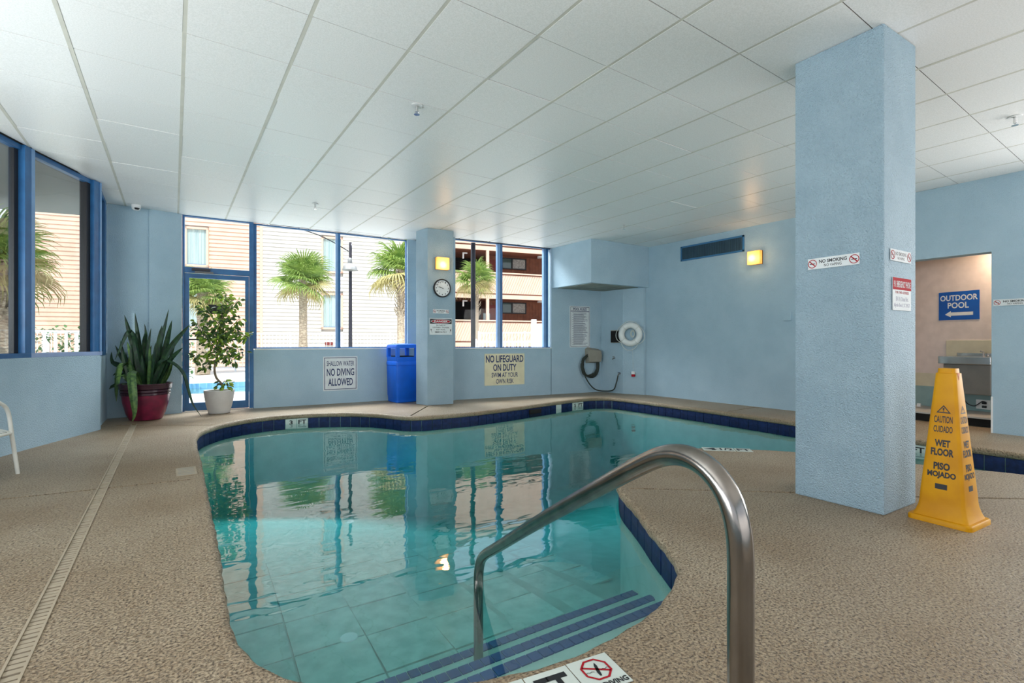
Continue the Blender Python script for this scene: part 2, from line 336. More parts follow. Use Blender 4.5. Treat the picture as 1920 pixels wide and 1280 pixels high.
DR = (-.418, 8.0); DR2 = (-.415, -1.2)
cuts.append(box(-.448, -.388, -1.2, 7.98, -.03, .1).obj('c', m_deck))
boolean(floor, cuts)
for A, B in jf:
    dx, dy = B[0]-A[0], B[1]-A[1]; l = hypot(dx, dy); nx, ny = -dy/l*.0125, dx/l*.0125
    MB().prism([(A[0]-nx, A[1]-ny), (B[0]-nx, B[1]-ny), (B[0]+nx, B[1]+ny), (A[0]+nx, A[1]+ny)], -.0198, -.010).obj('joint_filler', mat('joint_dark', srgb(70, 60, 50), .9), floor)

# trench drain
dr = thing('trench_drain', (-.418, 3.4, -.03), 0, 'narrow slotted trench drain running through the pool deck', 'drain')
for sx in (-1, 1): cuboid('rail', m_draing, dr, sx*.027-.004, sx*.027+.004, -4.55, 4.55, .004, .034)
sl = box(-.0225, .0225, -.0125, .0125, .012, .029).mesh('slat', m_draing)
k = 0; y = -2.2; rest = MB()
while y < 4.5:
    if k < 230: o = link('slat', sl, dr); o.location = (0, y, random.uniform(-.002, .001)); o.rotation_euler = (0, 0, random.uniform(-.03, .03))
    else: rest.box(-.0225, .0225, y-.0125, y+.0125, .012, .029)
    y += .0335 if k < 130 else .0335; k += 1
while_k = k
if rest.v: rest.obj('far_slats', m_draing, dr, kind='stuff')
cuboid('channel_bed', m_dark, dr, -.029, .029, -4.58, 4.58, .0005, .004)

# ---------------------------------------------------------------- pool
pool = thing('swimming_pool', (3.0, 4.0, -1.5), 0, 'freeform indoor swimming pool with dark blue waterline tiles and pebble coping', 'pool')
def W(o): o.matrix_parent_inverse = Matrix.Translation((-3, -4, 1.5)); return o
prof = [(.09, -.004), (.066, 0), (.032, 0), (.014, -.004), (.004, -.014), (0, -.03), (.002, -.048), (.011, -.062), (.028, -.068), (.045, -.07)]
mb = MB(); n = len(OL); mb.sm = True
for d, z in prof:
    for i, p in enumerate(ring(d)):
        j = .003*sin(i*1.7)+.002*sin(i*.6+z*40) if .0 <= d < .02 else 0
        mb.v.append((p.x+NO[i].x*j, p.y+NO[i].y*j, z))
for a in range(len(prof)-1):
    for i in range(n): mb.f.append((a*n+i, a*n+(i+1) % n, (a+1)*n+(i+1) % n, (a+1)*n+i))
W(mb.obj('coping', m_deck, pool))
def strip(d, z0, z1, name, m):
    mb = MB(); q = ring(d)
    for z in (z0, z1): mb.v += [(p.x, p.y, z) for p in q]
    for i in range(n): mb.f.append((i, (i+1) % n, n+(i+1) % n, n+i))
    mb.sm = True; return W(mb.obj(name, m, pool))
strip(.036, -.066, -1.7, 'basin_wall', m_plaster)
def floorz(x, y):
    t = max(0, min(1, (x*.75+y*.66-2.6)/5.2)); return -.80-.75*t*t*(3-2*t)
mb = MB(); gx, gy = 36, 42
for j in range(gy+1):
    for i in range(gx+1):
        x, y_ = -.1+7.3*i/gx, -1.4+9.4*j/gy; mb.v.append((x, y_, floorz(x, y_)-.012))
for j in range(gy):
    for i in range(gx): a = j*(gx+1)+i; mb.f.append((a, a+1, a+gx+2, a+gx+1))
mb.sm = True; W(mb.obj('basin_floor', m_plaster, pool))
# waterline tiles one by one, and depth marker tiles
tm = box(-.0725, .0725, -.004, .006, -.075, .075).mesh('waterline_tile', m_wtile)
tm2 = box(-.0725, .0725, -.004, .006, -.075, .075).mesh('marker_tile', m_tilelab)
per = [0]
rg = ring(.028)
for i in range(n): per.append(per[-1]+(rg[(i+1) % n]-rg[i]).length)
tot = per[-1]; nt_ = int(tot/.1525)
def at_len(s):
    s %= tot
    import bisect
    i = bisect.bisect_right(per, s)-1; i = min(i, n-1); f = (s-per[i])/(per[i+1]-per[i]); a, b = rg[i], rg[(i+1) % n]; return a+(b-a)*f, (b-a).normalized()
MARK = [((1.36, 7.75), '3', ''), ((1.53, 7.73), 'FT', ''), ((6.15, 6.87), '5', ''), ((6.33, 6.88), 'FT', ''), ((5.66, 6.79), '', ''), ((6.615, 1.86), 'FT', '')]
for k in range(nt_):
    p, t = at_len((k+.5)*tot/nt_)
    lab = None
    for (mx_, my_), s_, _ in MARK:
        if (p-Vector((mx_, my_))).length < .078: lab = s_
    o = link('marker_tile' if lab is not None else 'waterline_tile', tm2 if lab is not None else tm, pool)
    o.location = (p.x-3, p.y-4, -.144+1.5); o.rotation_euler = (0, 0, atan2(t.y, t.x))
    if lab: text(o, lab, -.022 if len(lab) < 2 else -.055, .022 if len(lab) < 2 else .055, -.005, .055, m_ink, y=-.005, bold=.03)
# steps and their blue nosing tiles
def step(y0, y1, ytop, z, name='step'):
    mb = MB(); s_ = -.0522
    P = [(.0, ytop), (2.9, ytop), (2.9, y0+s_*2.1), (.0, y0+s_*-.8)]
    P = [(.0, .9), (2.9, .9), (2.9, y0+s_*(2.9-.8)), (.0, y0+s_*(-.8))]
    mb.prism(P, -1.0, z); return mb
for yy, z, x0, x1 in ((1.70, -.28, .22, 2.04), (1.97, -.42, .21, 2.26), (2.25, -.55, .2, 2.44)):
    ms = step(yy, 0, 0, z)
    # keep the step inside the basin
    o = ms.obj('step', m_plaster); c = MB().prism([tuple(p) for p in ring(.033)][::-1], -1.2, .2).obj('c', m_deck)
    md = o.modifiers.new('i', 'BOOLEAN'); md.operation = 'INTERSECT'; md.object = c; md.solver = 'EXACT'; bpy.context.view_layer.update()
    me = D.meshes.new_from_object(o.evaluated_get(bpy.context.evaluated_depsgraph_get())); o.modifiers.clear(); o.data = me; D.objects.remove(c)
    o.parent = pool; W(o)
    nm = box(-.0252, .0252, -.0265, .0265, -.003, .003).mesh('nosing_tile', m_nose); x = x0+.03
    while x < x1:
        t_ = link('nosing_tile', nm, pool); t_.location = (x-3, yy-.0522*(x-.8)-.03-4, z+.0025+1.5); t_.rotation_euler = (0, 0, -.0522); x += .0555
ft = box(-.2035, .2035, -.2035, .2035, -.012, .0).mesh('floor_tile', m_ptile)
for i in range(7):
    for j in range(6):
        x, y_ = .33+.42*i, 2.49+.42*j
        if x > 2.2+.9*max(0, (y_-2.4)/.9): continue
        o = link('floor_tile', ft, pool); o.location = (x-3+.05*(y_-2.4), y_-4-.05*x, floorz(x, y_)+.004+1.5+random.uniform(-.002, .002)); o.rotation_euler = (0, 0, -.05)
        sl_ = (floorz(x, y_+.1)-floorz(x, y_-.1))/.2; o.rotation_euler = (math.atan(sl_), 0, -.05)
mb = MB(); mb.lathe([(.055, 0), (.05, .006), (.02, .012)]); dd = W(mb.obj('floor_inlet', m_white, pool)); dd.location = (.9, 3.1, floorz(.9, 3.1)+.004)
cuboid('skimmer_mouth', m_void, pool, 4.93-3, 5.17-3, 2.628, 2.66, 1.5-.15, 1.5-.08).rotation_euler = (0, 0, 0)
# water
water = MB().prism([tuple(p) for p in ring(.05)][::-1], -1.72, -.142).obj('pool_water', m_water); water['kind'] = 'stuff'
tag(water, 'still turquoise water filling the indoor pool', 'water')

# deck marker tiles lying flush in the deck
def decktile(x, y, rz, w_, d_, label, cat='tile', group=None, name='deck_tile'):
    o = thing(name, (x, y, .0006), rz, label, cat, group)
    box(-w_/2, w_/2, -d_/2, d_/2, 0, .0035).obj('tile', m_tilelab if name == 'deck_tile' else m_draing, o, .0012); return o
def flat(px, pz): return (px, pz, .0045)
o = decktile(1.10, 1.118, .0-.17, .15, .15, 'white deck tile with a red no-diving symbol beside the handrail')
mb = MB(); 
for i in range(8):
    a, b = pi/8+i*pi/4, pi/8+(i+1)*pi/4; r0, r1, oy = .052, .044, .014
    mb.add([(r0*cos(a), oy+r0*sin(a), .0045), (r0*cos(b), oy+r0*sin(b), .0045), (r1*cos(b), oy+r1*sin(b), .0045), (r1*cos(a), oy+r1*sin(a), .0045)], [(0, 1, 2, 3)])
mb.add([(-.042, .032, .0045), (-.038, .039, .0045), (.042, -.004, .0045), (.038, -.011, .0045)], [(0, 3, 2, 1)])
mb.obj('octagon', m_red, o)
mb = MB(); mb.add([flat(-.006, -.018), flat(.001, -.018), flat(.012, .028), flat(.010, .044), flat(.002, .03), flat(-.006, .0)], [(0, 1, 2, 3, 4, 5)])
for sx in (-1, 1):
    for k in range(4): mb.add([flat(sx*(.012+.008*k), .004+.004*(k % 2)), flat(sx*(.02+.008*k), .004+.004*((k+1) % 2)), flat(sx*(.02+.008*k), .006+.004*((k+1) % 2)), flat(sx*(.012+.008*k), .006+.004*(k % 2))], [(0, 1, 2, 3) if sx > 0 else (0, 3, 2, 1)])
mb.obj('diver', m_ink, o)
text(o, 'NO DIVING', -.068, .068, -.068, -.046, m_ink, fn=flat, bold=.03)
o = decktile(.948, 1.142, -.17, .15, .15, 'white deck tile reading FT at the pool edge near the handrail')
text(o, 'FT', -.055, .055, -.05, .05, m_ink, fn=flat, bold=.04)
o = decktile(.796, 1.170, -.17, .15, .15, 'white deck tile reading 3 left of the FT deck tile'); text(o, '3', -.035, .035, -.05, .05, m_ink, fn=flat, bold=.04)
for (x, y), s_ in (((4.33, 2.865), '4'), ((4.44, 2.765), '1/2'), ((4.55, 2.655), 'FT')):
    o = decktile(x, y, -.8, .145, .145, 'small white deck tile on the far peninsula edge, ' + {'4': 'numeral four', '1/2': 'fraction one half', 'FT': 'letters FT'}[s_]); text(o, s_, -.06, .06, -.05, .05, m_ink, fn=flat, bold=.03)
o = decktile(.085, 4.77, .02, .14, .30, 'pale worn depth plate set in the deck on the left pool edge', 'plate', name='depth_plate')
for k in range(5): box(-.055, .055, -.12+.055*k, -.10+.055*k, .0036, .0042).obj('worn_line', m_beige, o)

# ---------------------------------------------------------------- handrail
hr = thing('pool_handrail', (.892, .526, 0), atan2(2.12-.526, 1.257-.892), 'bent stainless steel handrail curving over the pool steps', 'handrail')
HP = [(0, 0), (0, .3), (0, .55), (.0, .655), (.012, .71), (.04, .755), (.092, .785), (.15, .792), (.21, .78), (.30, .738), (.56, .592), (.96, .362), (1.37, .118), (1.52, .03), (1.60, -.03), (1.635, -.10), (1.64, -.18), (1.64, -.545)]
pts = catmull([(x, 0, z) for x, z in HP], False, .02)
for _ in range(6): pts = [pts[0]]+[(pts[i-1]+pts[i]*2+pts[i+1])/4 for i in range(1, len(pts)-1)]+[pts[-1]]
MB().tube(pts, .0243, 24).obj('tube', m_steel, hr)
MB().lathe([(.05, 0), (.05, .006), (.032, .014), (.027, .02)]).obj('escutcheon', m_steel, hr)

# ---------------------------------------------------------------- walls
def wallobj(name, A, B, t, z0, z1, m=m_wall):
    o = MB().wallseg(A, B, t, z0, z1).obj(name, m); o['kind'] = 'structure'; return o
ZS = .905
# left wall below the windows (rounded end at the recess)
P = [WA0, WA1, WB1, (-.725, 7.72), (-.745, 7.79), (-.79, 7.82), (-.95, 7.82), (-1.35, 6.82), (-3.2, 2.2)]
o = MB().prism(P[::-1], 0, ZS-.01).obj('wall_left', m_wall); o['kind'] = 'structure'
wallobj('wall_left', (-.755, 7.8), BL, .16, 0, .9)
wallobj('wall_left', (-3.03, -3.1), (-3.03, 2.07), .2, 0, ZS-.01)
wallobj('wall_back_left', BL, (-.29, 8.795), .15, 0, CH)
wallobj('wall_back_left', (-.29, 8.772), (.105, 8.83), .17, 0, CH)
o = box(-.3, .09, 8.775, 8.79, 1.03, 1.036).obj('trim_1', m_wall); o['kind'] = 'structure'
# low back wall under window 1
A1 = (1.048, 8.802); B1 = W1B
wallobj('wall_back', A1, B1, .17, 0, .935)
cA = (A1[0]-.0, A1[1]-.004)
wallobj('trim_2', (1.075, 8.795), (3.72, 8.609), .2, .935, .952, m_white)
wallobj('wall_back', (3.58, 8.625), (3.9, 8.60), .15, .952, CH)
wallobj('wall_back', (3.90, 8.62), (4.10, 7.95), .15, 0, CH)
wallobj('wall_back_right', W2A, (6.30, 7.766), .17, 0, .935)
wallobj('trim_3', (4.15, 8.021), (6.33, 7.757), .2, .935, .95, m_white)
wallobj('wall_back_right', (6.315, 7.764), W2B, .17, 0, CH)
wallobj('wall_alcove', W2B, AL, .17, 0, CH); wallobj('wall_alcove', AL, AS, .17, 0, 2.4)
wallobj('wall_alcove', AS, (XR+.02, 6.64), .1, 0, 2.16)
# dropped soffit box over the alcove
o = MB().prism([(6.33, 6.63), (7.86, 6.56), (7.86, 7.8), (6.33, 7.9)], 2.158, CH).obj('wall_soffit', m_wall); o['kind'] = 'structure'
o = MB().prism([(6.40, 6.69), (7.64, 6.66), (7.6, 7.56), (6.42, 7.68)], 2.150, 2.1585).obj('trim_4', mat('soffit_grey', srgb(150, 156, 146), .8, col2=srgb(118, 124, 116), scale=5)); o['kind'] = 'structure'
# right wall with the opening to the fountain niche
NY1 = 1.545; NY0 = 3.3; ZL = 2.10
wr_ = struct('wall_right')
MB().box(XR, XR+.14, 2.8, 6.64, 0, CH).obj('panel', m_wall, wr_); MB().box(XR-.04, XR+.14, NY1, 2.8, ZL, CH).obj('panel', m_wall, wr_)
MB().box(XR-.04, XR+.14, .6, NY1, 0, CH).obj('panel', m_wall, wr_); MB().box(XR-.04, XR+.14, -3.1, -2.4, 0, CH).obj('panel', m_wall, wr_); MB().box(XR-.04, XR+.14, -2.4, .6, 0, .6).obj('panel', m_wall, wr_); MB().box(XR-.04, XR+.14, -2.4, .6, 2.5, CH).obj('panel', m_wall, wr_)
wallobj('wall_rear', (-3.1, -3.1), (-1.9, -3.1), -.15, 0, CH); wallobj('wall_rear', (5.1, -3.1), (8, -3.1), -.15, 0, CH); wallobj('wall_rear', (-1.9, -3.1), (5.1, -3.1), -.15, 2.7, CH); wallobj('wall_rear', (-1.9, -3.1), (5.1, -3.1), -.15, 0, .3)

# ---------------------------------------------------------------- ceiling: slab, tees, tiles one by one
ceil = struct('ceiling')
MB().prism([(-3.25, -3.3), (9.5, -3.3), (9.5, 3.5), (8.0, 3.6), (8.0, 7.75), (4.15, 8.15), (4.15, 8.69), (-.2, 8.98), (-.92, 8.85), (-.9, 7.7), (-1.3, 6.75), (-3.25, 2.1)], 2.979, 3.35).obj('slab', m_dark, ceil)
def clip(P, A, B):   # keep the side right of A->B ... i.e. cross<=0
    out = []
    f = lambda p: (B[0]-A[0])*(p[1]-A[1])-(B[1]-A[1])*(p[0]-A[0])
    for i in range(len(P)):
        a, b = P[i-1], P[i]; fa, fb = f(a), f(b)
        if (fa <= 0) != (fb <= 0): t = fa/(fa-fb); out.append((a[0]+(b[0]-a[0])*t, a[1]+(b[1]-a[1])*t))
        if fb <= 0: out.append(b)
    return out
def roomclip(P):
    cx = sum(p[0] for p in P)/len(P); cy = sum(p[1] for p in P)/len(P)
    if cx < -.3 and cy < 7.5: P = clip(P, WA0, WA1) if cy < 6.4 else clip(clip(P, WA0, WA1), WA1, WB1)
    elif cx < -.3: P = clip(P, (-.90, 7.25), (-.77, 8.0)) if cy < 7.95 else clip(P, (-.74, 7.6), (-.76, 8.8))
    if not P: return P
    if cx < 3.95: P = clip(P, (-.755, 8.9), (3.72, 8.63)) if cx < .1 else clip(P, W1A, W1B)
    else: P = clip(P, W2A, W2B)
    if P: P = clip(P, (XR, 9), (XR, -4))
    return P
G = .6096; tees = MB(); cross = MB(); far_t = MB(); cnt = 0
for i in range(-9, 11):
    for j in range(-10, 11):
        x0, y0 = 1.885+G*i, 3.060+G*j
        P = [(x0+.0115, y0+.0035), (x0+G-.0115, y0+.0035), (x0+G-.0115, y0+G-.0035), (x0+.0115, y0+G-.0035)]
        P = roomclip(P)
        if not P or len(P) < 3: continue
        ar = abs(sum(P[k-1][0]*P[k][1]-P[k][0]*P[k-1][1] for k in range(len(P))))/2
        if ar < .004: continue
        cx, cy = sum(p[0] for p in P)/len(P), sum(p[1] for p in P)/len(P)
        if cx > 6.75 and cy > 7.0: continue
        yc = .567*cx+.824*cy; xc = .824*cx-.567*cy
        vis = yc > .5 and abs(xc/yc) < 1.2 and 1.93/yc < .85
        if not vis: far_t.prism(P, CH, CH+.012); continue
        dz = random.choice((0, 0, 0, .0015, .003)); me = MB().prism(P, CH+dz, CH+.014).mesh('ceiling_tile', m_tile)
        link('ceiling_tile', me, ceil); cnt += 1
for i in range(-9, 11):
    x0 = 1.885+G*i; ytop = 8.83 if x0 < 3.8 else 8.0-.12*(x0-4.2); ytop = ytop if x0 > -.7 else (2.07+(x0+3.03)*4.63/1.873 if x0 < -1.157 else 6.7+(x0+1.157)*2.2)
    ylo = -3
    if ytop > ylo: tees.box(x0-.012, x0+.012, ylo, min(ytop, 8.83)-.01, CH+.001, CH+.006)
for j in range(-10, 11):
    y0 = 3.06+G*j
    if y0 > 8.8: continue
    xl = -.73 if y0 > 7.66 else (-1.157+(y0-6.7)*.445 if y0 > 6.7 else max(-3, -3.03+(y0-2.07)*.4045)); xh = XR if y0 < 7.6 else (3.9 if y0 > 8 else 6.3)
    cross.box(xl, xh, y0-.011, y0+.011, CH+.006, CH+.01)
tees.obj('main_tee', m_tee, ceil); cross.obj('cross_tee', m_teed, ceil); far_t.obj('tiles_behind', m_tile, ceil, kind='stuff')

# ---------------------------------------------------------------- columns
def column(name, P, label):
    o = tag(MB().prism(P, 0, CH-.001).obj(name, m_stucco, None, .008), label, 'column'); return o
column('pillar', [(3.52, 1.168), (3.967, 1.143), (3.99, 1.66), (3.53, 1.687)], 'big light blue stucco pillar standing on the deck beside the yellow cone')
column('pillar', [(3.487, 7.555), (3.954, 7.515), (3.99, 7.93), (3.43, 7.89)], 'slim light blue pillar at the window wall carrying the clock')

# ---------------------------------------------------------------- windows
def bars(parent, A, B, z0, z1, t, name='frame', m=None, off=0):
    o = MB().wallseg(A, B, t, z0, z1).obj(name, m or m_blue, parent, .003); return o
def lerp(A, B, f): return (A[0]+(B[0]-A[0])*f, A[1]+(B[1]-A[1])*f)
def along(A, B, d): l = hypot(B[0]-A[0], B[1]-A[1]); return lerp(A, B, d/l)
def shift(P, d): return (P[0]+d[0], P[1]+d[1])
w1 = struct('window_1'); o1 = (.006, .05); A, B = shift((1.045, 8.80), o1), shift((3.60, 8.622), o1)
bars(w1, A, along(A, B, .05), .95, CH, .06, 'mullion'); bars(w1, along(A, B, 1.275), along(A, B, 1.31), .95, CH, .07, 'mullion', m_bluelite); bars(w1, along(A, B, 1.31), along(A, B, 1.35), .95, CH, .07, 'mullion')
bars(w1, along(A, B, 2.53), along(A, B, 2.56), .95, CH, .08, 'mullion'); bars(w1, A, B, .95, .972, .06, 'sill_bar'); bars(w1, A, B, CH-.02, CH, .06, 'head_bar')
MB().wallseg(shift(along(A, B, .05), (.0, .03)), shift(along(A, B, 1.275), (0, .03)), .006, .972, CH-.02).obj('pane', m_glass, w1); MB().wallseg(shift(along(A, B, 1.35), (.0, .03)), shift(along(A, B, 2.53), (0, .03)), .006, .972, CH-.02).obj('pane', m_glass, w1)
w2 = struct('window_2'); A, B = shift((4.16, 8.03), (.005, .05)), shift((6.32, 7.765), (.005, .05))
bars(w2, along(A, B, .98), along(A, B, 1.04), .95, CH, .07, 'mullion', m_bluelite); bars(w2, along(A, B, 1.04), along(A, B, 1.09), .95, CH, .07, 'mullion')
bars(w2, along(A, B, 2.02), along(A, B, 2.07), .95, CH, .07, 'mullion', m_bluelite); bars(w2, along(A, B, 2.07), along(A, B, 2.13), .95, CH, .06, 'mullion')
bars(w2, A, B, .95, .965, .06, 'sill_bar'); bars(w2, A, B, CH-.015, CH, .06, 'head_bar')
MB().wallseg(shift(A, (0, .03)), shift(along(A, B, .98), (0, .03)), .006, .965, CH-.015).obj('pane', m_glass, w2); MB().wallseg(shift(along(A, B, 1.09), (.0, .03)), shift(along(A, B, 2.02), (0, .03)), .006, .965, CH-.015).obj('pane', m_glass, w2)
# left windows
w3 = struct('window_3')
def frm(A, B, a, b, y0, y1, z0, z1, name, m):   # bar between distances a..b along A->B, depth y0..y1 outward (left)
    l = hypot(B[0]-A[0], B[1]-A[1]); nx, ny = -(B[1]-A[1])/l, (B[0]-A[0])/l
    P0, P1 = lerp(A, B, a/l), lerp(A, B, b/l); return MB().wallseg((P0[0]+nx*y0, P0[1]+ny*y0), (P1[0]+nx*y0, P1[1]+ny*y0), y1-y0, z0, z1).obj(name, m, w3, .003)
LA = hypot(WA1[0]-WA0[0], WA1[1]-WA0[1]); LB = hypot(WB1[0]-WA1[0], WB1[1]-WA1[1])
frm(WA0, WA1, 0, LA, 0, .12, ZS-.01, ZS+.035, 'sill', m_blue); frm(WA1, WB1, 0, LB+.05, 0, .12, ZS-.01, ZS+.035, 'sill', mat('sill_lavender', srgb(150, 172, 212), .4))
frm(WA0, WA1, 0, LA, .03, .09, CH-.05, CH, 'head', m_blue); frm(WA1, WB1, 0, LB, .03, .09, CH-.05, CH, 'head', m_blue)
frm(WA0, WA1, LA-.085, LA, 0, .12, ZS+.035, CH, 'mullion', m_blue); frm(WA0, WA1, LA-.14, LA-.085, .055, .1, ZS+.035, CH-.05, 'gasket', m_black)
frm(WA1, WB1, 0, .045, -.002, .12, ZS+.035, CH, 'mullion', m_bluelite)
frm(WA1, WB1, LB-.10, LB+.0, .0, .12, ZS+.035, CH, 'mullion', m_blue); frm(WA1, WB1, LB-.17, LB-.10, .04, .11, ZS+.035, CH-.05, 'gasket', m_black); frm(WA1, WB1, LB-.0, LB+.025, -.01, .1, ZS+.035, CH, 'mullion', m_bluelite)
frm((-.745, 7.72), BL, 0, .06, 0, .1, .94, CH, 'mullion', m_blue); frm((-.745, 7.72), BL, .74, .97, 0, .12, .90, CH, 'mullion', m_blue)
frm((-.745, 7.72), BL, 0, .9, 0, .1, .88, .93, 'sill', m_blue); frm((-.745, 7.72), BL, 0, .9, 0, .1, CH-.05, CH, 'head', m_blue)
frm((-.745, 7.72), BL, .62, .74, .04, .1, .93, CH-.05, 'gasket', m_black)
frm(WA0, WA1, .1, LA-.14, .07, .076, ZS+.03, CH-.05, 'pane', m_glass2); frm(WA1, WB1, .045, LB-.17, .07, .076, ZS+.03, CH-.05, 'pane', m_glass2); frm((-.745, 7.72), BL, .06, .62, .05, .056, .93, CH-.05, 'pane', m_glass2)
for d in (1.7, 3.4): frm(WA0, WA1, d, d+.08, 0, .12, ZS+.03, CH, 'mullion', m_blue)

# ---------------------------------------------------------------- glass door
dr_ = struct('door_1'); DA = Vector((.108, 8.872)); DB = Vector((1.052, 8.802)); dl = (DB-DA).length
dr_.location = (DA.x, DA.y, 0); dr_.rotation_euler = (0, 0, atan2(DB.y-DA.y, DB.x-DA.x))
for a in ((0, .028, 0, 2.97), (dl-.06, dl, 0, 2.97)): cuboid('jamb', m_blue, dr_, a[0], a[1], -.01, .09, a[2], a[3], .003)
cuboid('transom', m_blue, dr_, .02, dl-.02, 0, .08, 2.105, 2.19, .003); cuboid('head_bar', m_blue, dr_, .02, dl-.02, 0, .08, 2.95, 2.97)
cuboid('transom_pane', m_glass, dr_, .028, dl-.06, .035, .041, 2.19, 2.95)
cuboid('threshold', m_chrome, dr_, 0, dl-.01, -.03, .12, .0, .014)
for a in ((.030, .085, .018, 2.095), (dl-.118, dl-.064, .018, 2.095)): cuboid('stile', m_blue, dr_, a[0], a[1], .01, .055, a[2], a[3], .003)
cuboid('top_rail', m_blue, dr_, .08, dl-.115, .01, .055, 2.03, 2.095, .003); cuboid('bottom_rail', m_blue, dr_, .08, dl-.115, .01, .055, .018, .135, .003)
cuboid('pane', m_glass, dr_, .08, dl-.115, .03, .036, .13, 2.04)
MB().tube([(.08, -.03, 1.095), (dl-.11, -.03, 1.095)], .011, 10).obj('push_bar', m_bronze, dr_)
cuboid('closer', m_bronze, dr_, .12, .36, -.055, -.0, 2.135, 2.175, .004); cuboid('closer_arm', m_grey, dr_, .16, .40, -.07, -.055, 2.10, 2.125, .003)
cuboid('notice', m_ink, dr_, .33, .585, .024, .028, 1.49, 1.635)

# ---------------------------------------------------------------- wall things
def onW1(x): return (x, 8.87-(x-.1)*(.255/3.62))
def onA(x): return (x, 8.80-(x-1.075)*(.185/2.645))
def onW2(x): return (x, 8.026-(x-4.15)*(.413/3.42))
o, l, h = sign('pool_sign', onA(2.10), onA(2.67), .224, .81, m_signwhite, 'white sign with blue letters reading shallow water no diving allowed')
rectline(o, -l/2+.018, l/2-.018, .018, h-.018, .010, m_navy)
text(o, 'SHALLOW WATER', -l*.40, l*.40, h*.72, h*.87, m_navy, bold=.012); text(o, 'NO DIVING', -l*.40, l*.40, h*.43, h*.65, m_navy, bold=.02); text(o, 'ALLOWED', -l*.36, l*.36, h*.14, h*.36, m_navy, bold=.02)
o, l, h = sign('pool_sign', onW2(4.835), onW2(5.69), .235, .84, m_cream, 'cream sign with navy letters reading no lifeguard on duty')
text(o, 'NO LIFEGUARD', -l*.47, l*.47, h*.72, h*.95, m_navy, bold=.025); text(o, 'ON DUTY', -l*.29, l*.29, h*.45, h*.67, m_navy, bold=.025)
text(o, 'SWIM AT YOUR', -l*.33, l*.33, h*.25, h*.40, m_navy, bold=.015); text(o, 'OWN RISK', -l*.22, l*.22, h*.05, h*.20, m_navy, bold=.015)
o, l, h = sign('pool_sign', onW2(6.755), onW2(7.268), .955, 1.815, m_signwhite, 'tall white pool rules sign of small print in the alcove')
rectline(o, -l/2+.018, l/2-.018, .018, h-.018, .008, m_navy); rectline(o, -l/2+.018, l/2-.018, h-.115, h-.1, .006, m_navy)
text(o, 'POOL RULES', -l*.33, l*.33, h-.09, h-.035, m_navy, bold=.03)
mb = MB(); z = h-.145; k = 0
while z > .05:
    mb.box(-l*.38+(.03 if k % 3 else 0), l*.40-random.uniform(.0, .16), -.001, -.0004, z, z+.006); z -= .0135 if k % 3 else .02; k += 1
mb.obj('small_print', m_navy, o, kind='stuff')
c1 = lambda x: (x, 7.555-(x-3.487)*(.04/.467))
pL = lambda y: (3.52+(y-1.168)*(.01/.519), y)
nosmoke(c1(3.583), c1(3.866), 1.542, 1.61, 'small white no smoking sign under the wall clock')
nosmoke(pL(1.60), pL(1.295), 1.53, 1.602, 'white no smoking sign on the wide left face of the big pillar')
p2 = lambda x: (x, 1.168-(x-3.52)*(.025/.447))
nosmoke(p2(3.593), p2(3.878), 1.543, 1.615, 'white no smoking sign on the shaded narrow face of the big pillar')
nosmoke((XR-.04, 1.53), (XR-.04, 1.17), 1.467, 1.54, 'white no smoking sign on the right wall beside the fountain opening')
o, l, h = sign('danger_sign', c1(3.522), c1(3.925), 1.182, 1.46, m_signwhite, 'white danger sign about lightning low on the clock pillar')
box(-l*.48, l*.48, -.0012, -.0002, h*.66, h*.96).obj('header', m_ink, o)
mb = MB(); mb.add([(l*.44*cos(a*pi/12), -.0016, h*.81+h*.125*sin(a*pi/12)) for a in range(24)], [tuple(range(24))]); mb.obj('white_oval', m_signwhite, o)
mb = MB(); mb.add([(l*.42*cos(a*pi/12), -.0019, h*.81+h*.105*sin(a*pi/12)) for a in range(24)], [tuple(range(24))]); mb.obj('red_oval', m_red, o)
text(o, 'DANGER', -l*.30, l*.30, h*.75, h*.87, m_signwhite, y=-.0023, bold=.03)
for s_, a, zz in (('IN CASE OF', .20, .53), ('LIGHTNING / THUNDER', .36, .40), ('EXIT POOL', .20, .27), ('IMMEDIATELY', .26, .12)): text(o, s_, -l*a, l*a, h*zz, h*(zz+.085), m_ink, bold=.015)
for sx in (-1, 1): MB().add([(sx*l*.46, -.001, h*.35), (sx*l*.41, -.001, h*.33), (sx*l*.43, -.001, h*.22), (sx*l*.38, -.001, h*.08), (sx*l*.41, -.001, h*.21), (sx*l*.44, -.001, h*.24)], [(0, 1, 2, 3, 4, 5) if sx < 0 else (5, 4, 3, 2, 1, 0)]).obj('lightning_bolt', m_ink, o)
o, l, h = sign('emergency_sign', p2(3.622), p2(3.878), 1.241, 1.443, m_signwhite, 'emergency phone sign with red header on the big pillar')
box(-l*.5, l*.5, -.001, -.0002, h*.63, h*.995).obj('header', m_red, o)
text(o, '911 EMERGENCY PHONE', -l*.46, l*.46, h*.70, h*.90, m_signwhite, y=-.0014, bold=.01); text(o, 'FOR THIS ADDRESS', -l*.36, l*.36, h*.51, h*.59, m_red, bold=.01)
text(o, '5911 N. Ocean Blvd.', -l*.34, l*.34, h*.28, h*.42, m_navy, bold=.02); text(o, 'Myrtle Beach, SC 29577', -l*.43, l*.43, h*.07, h*.22, m_navy, bold=.02)

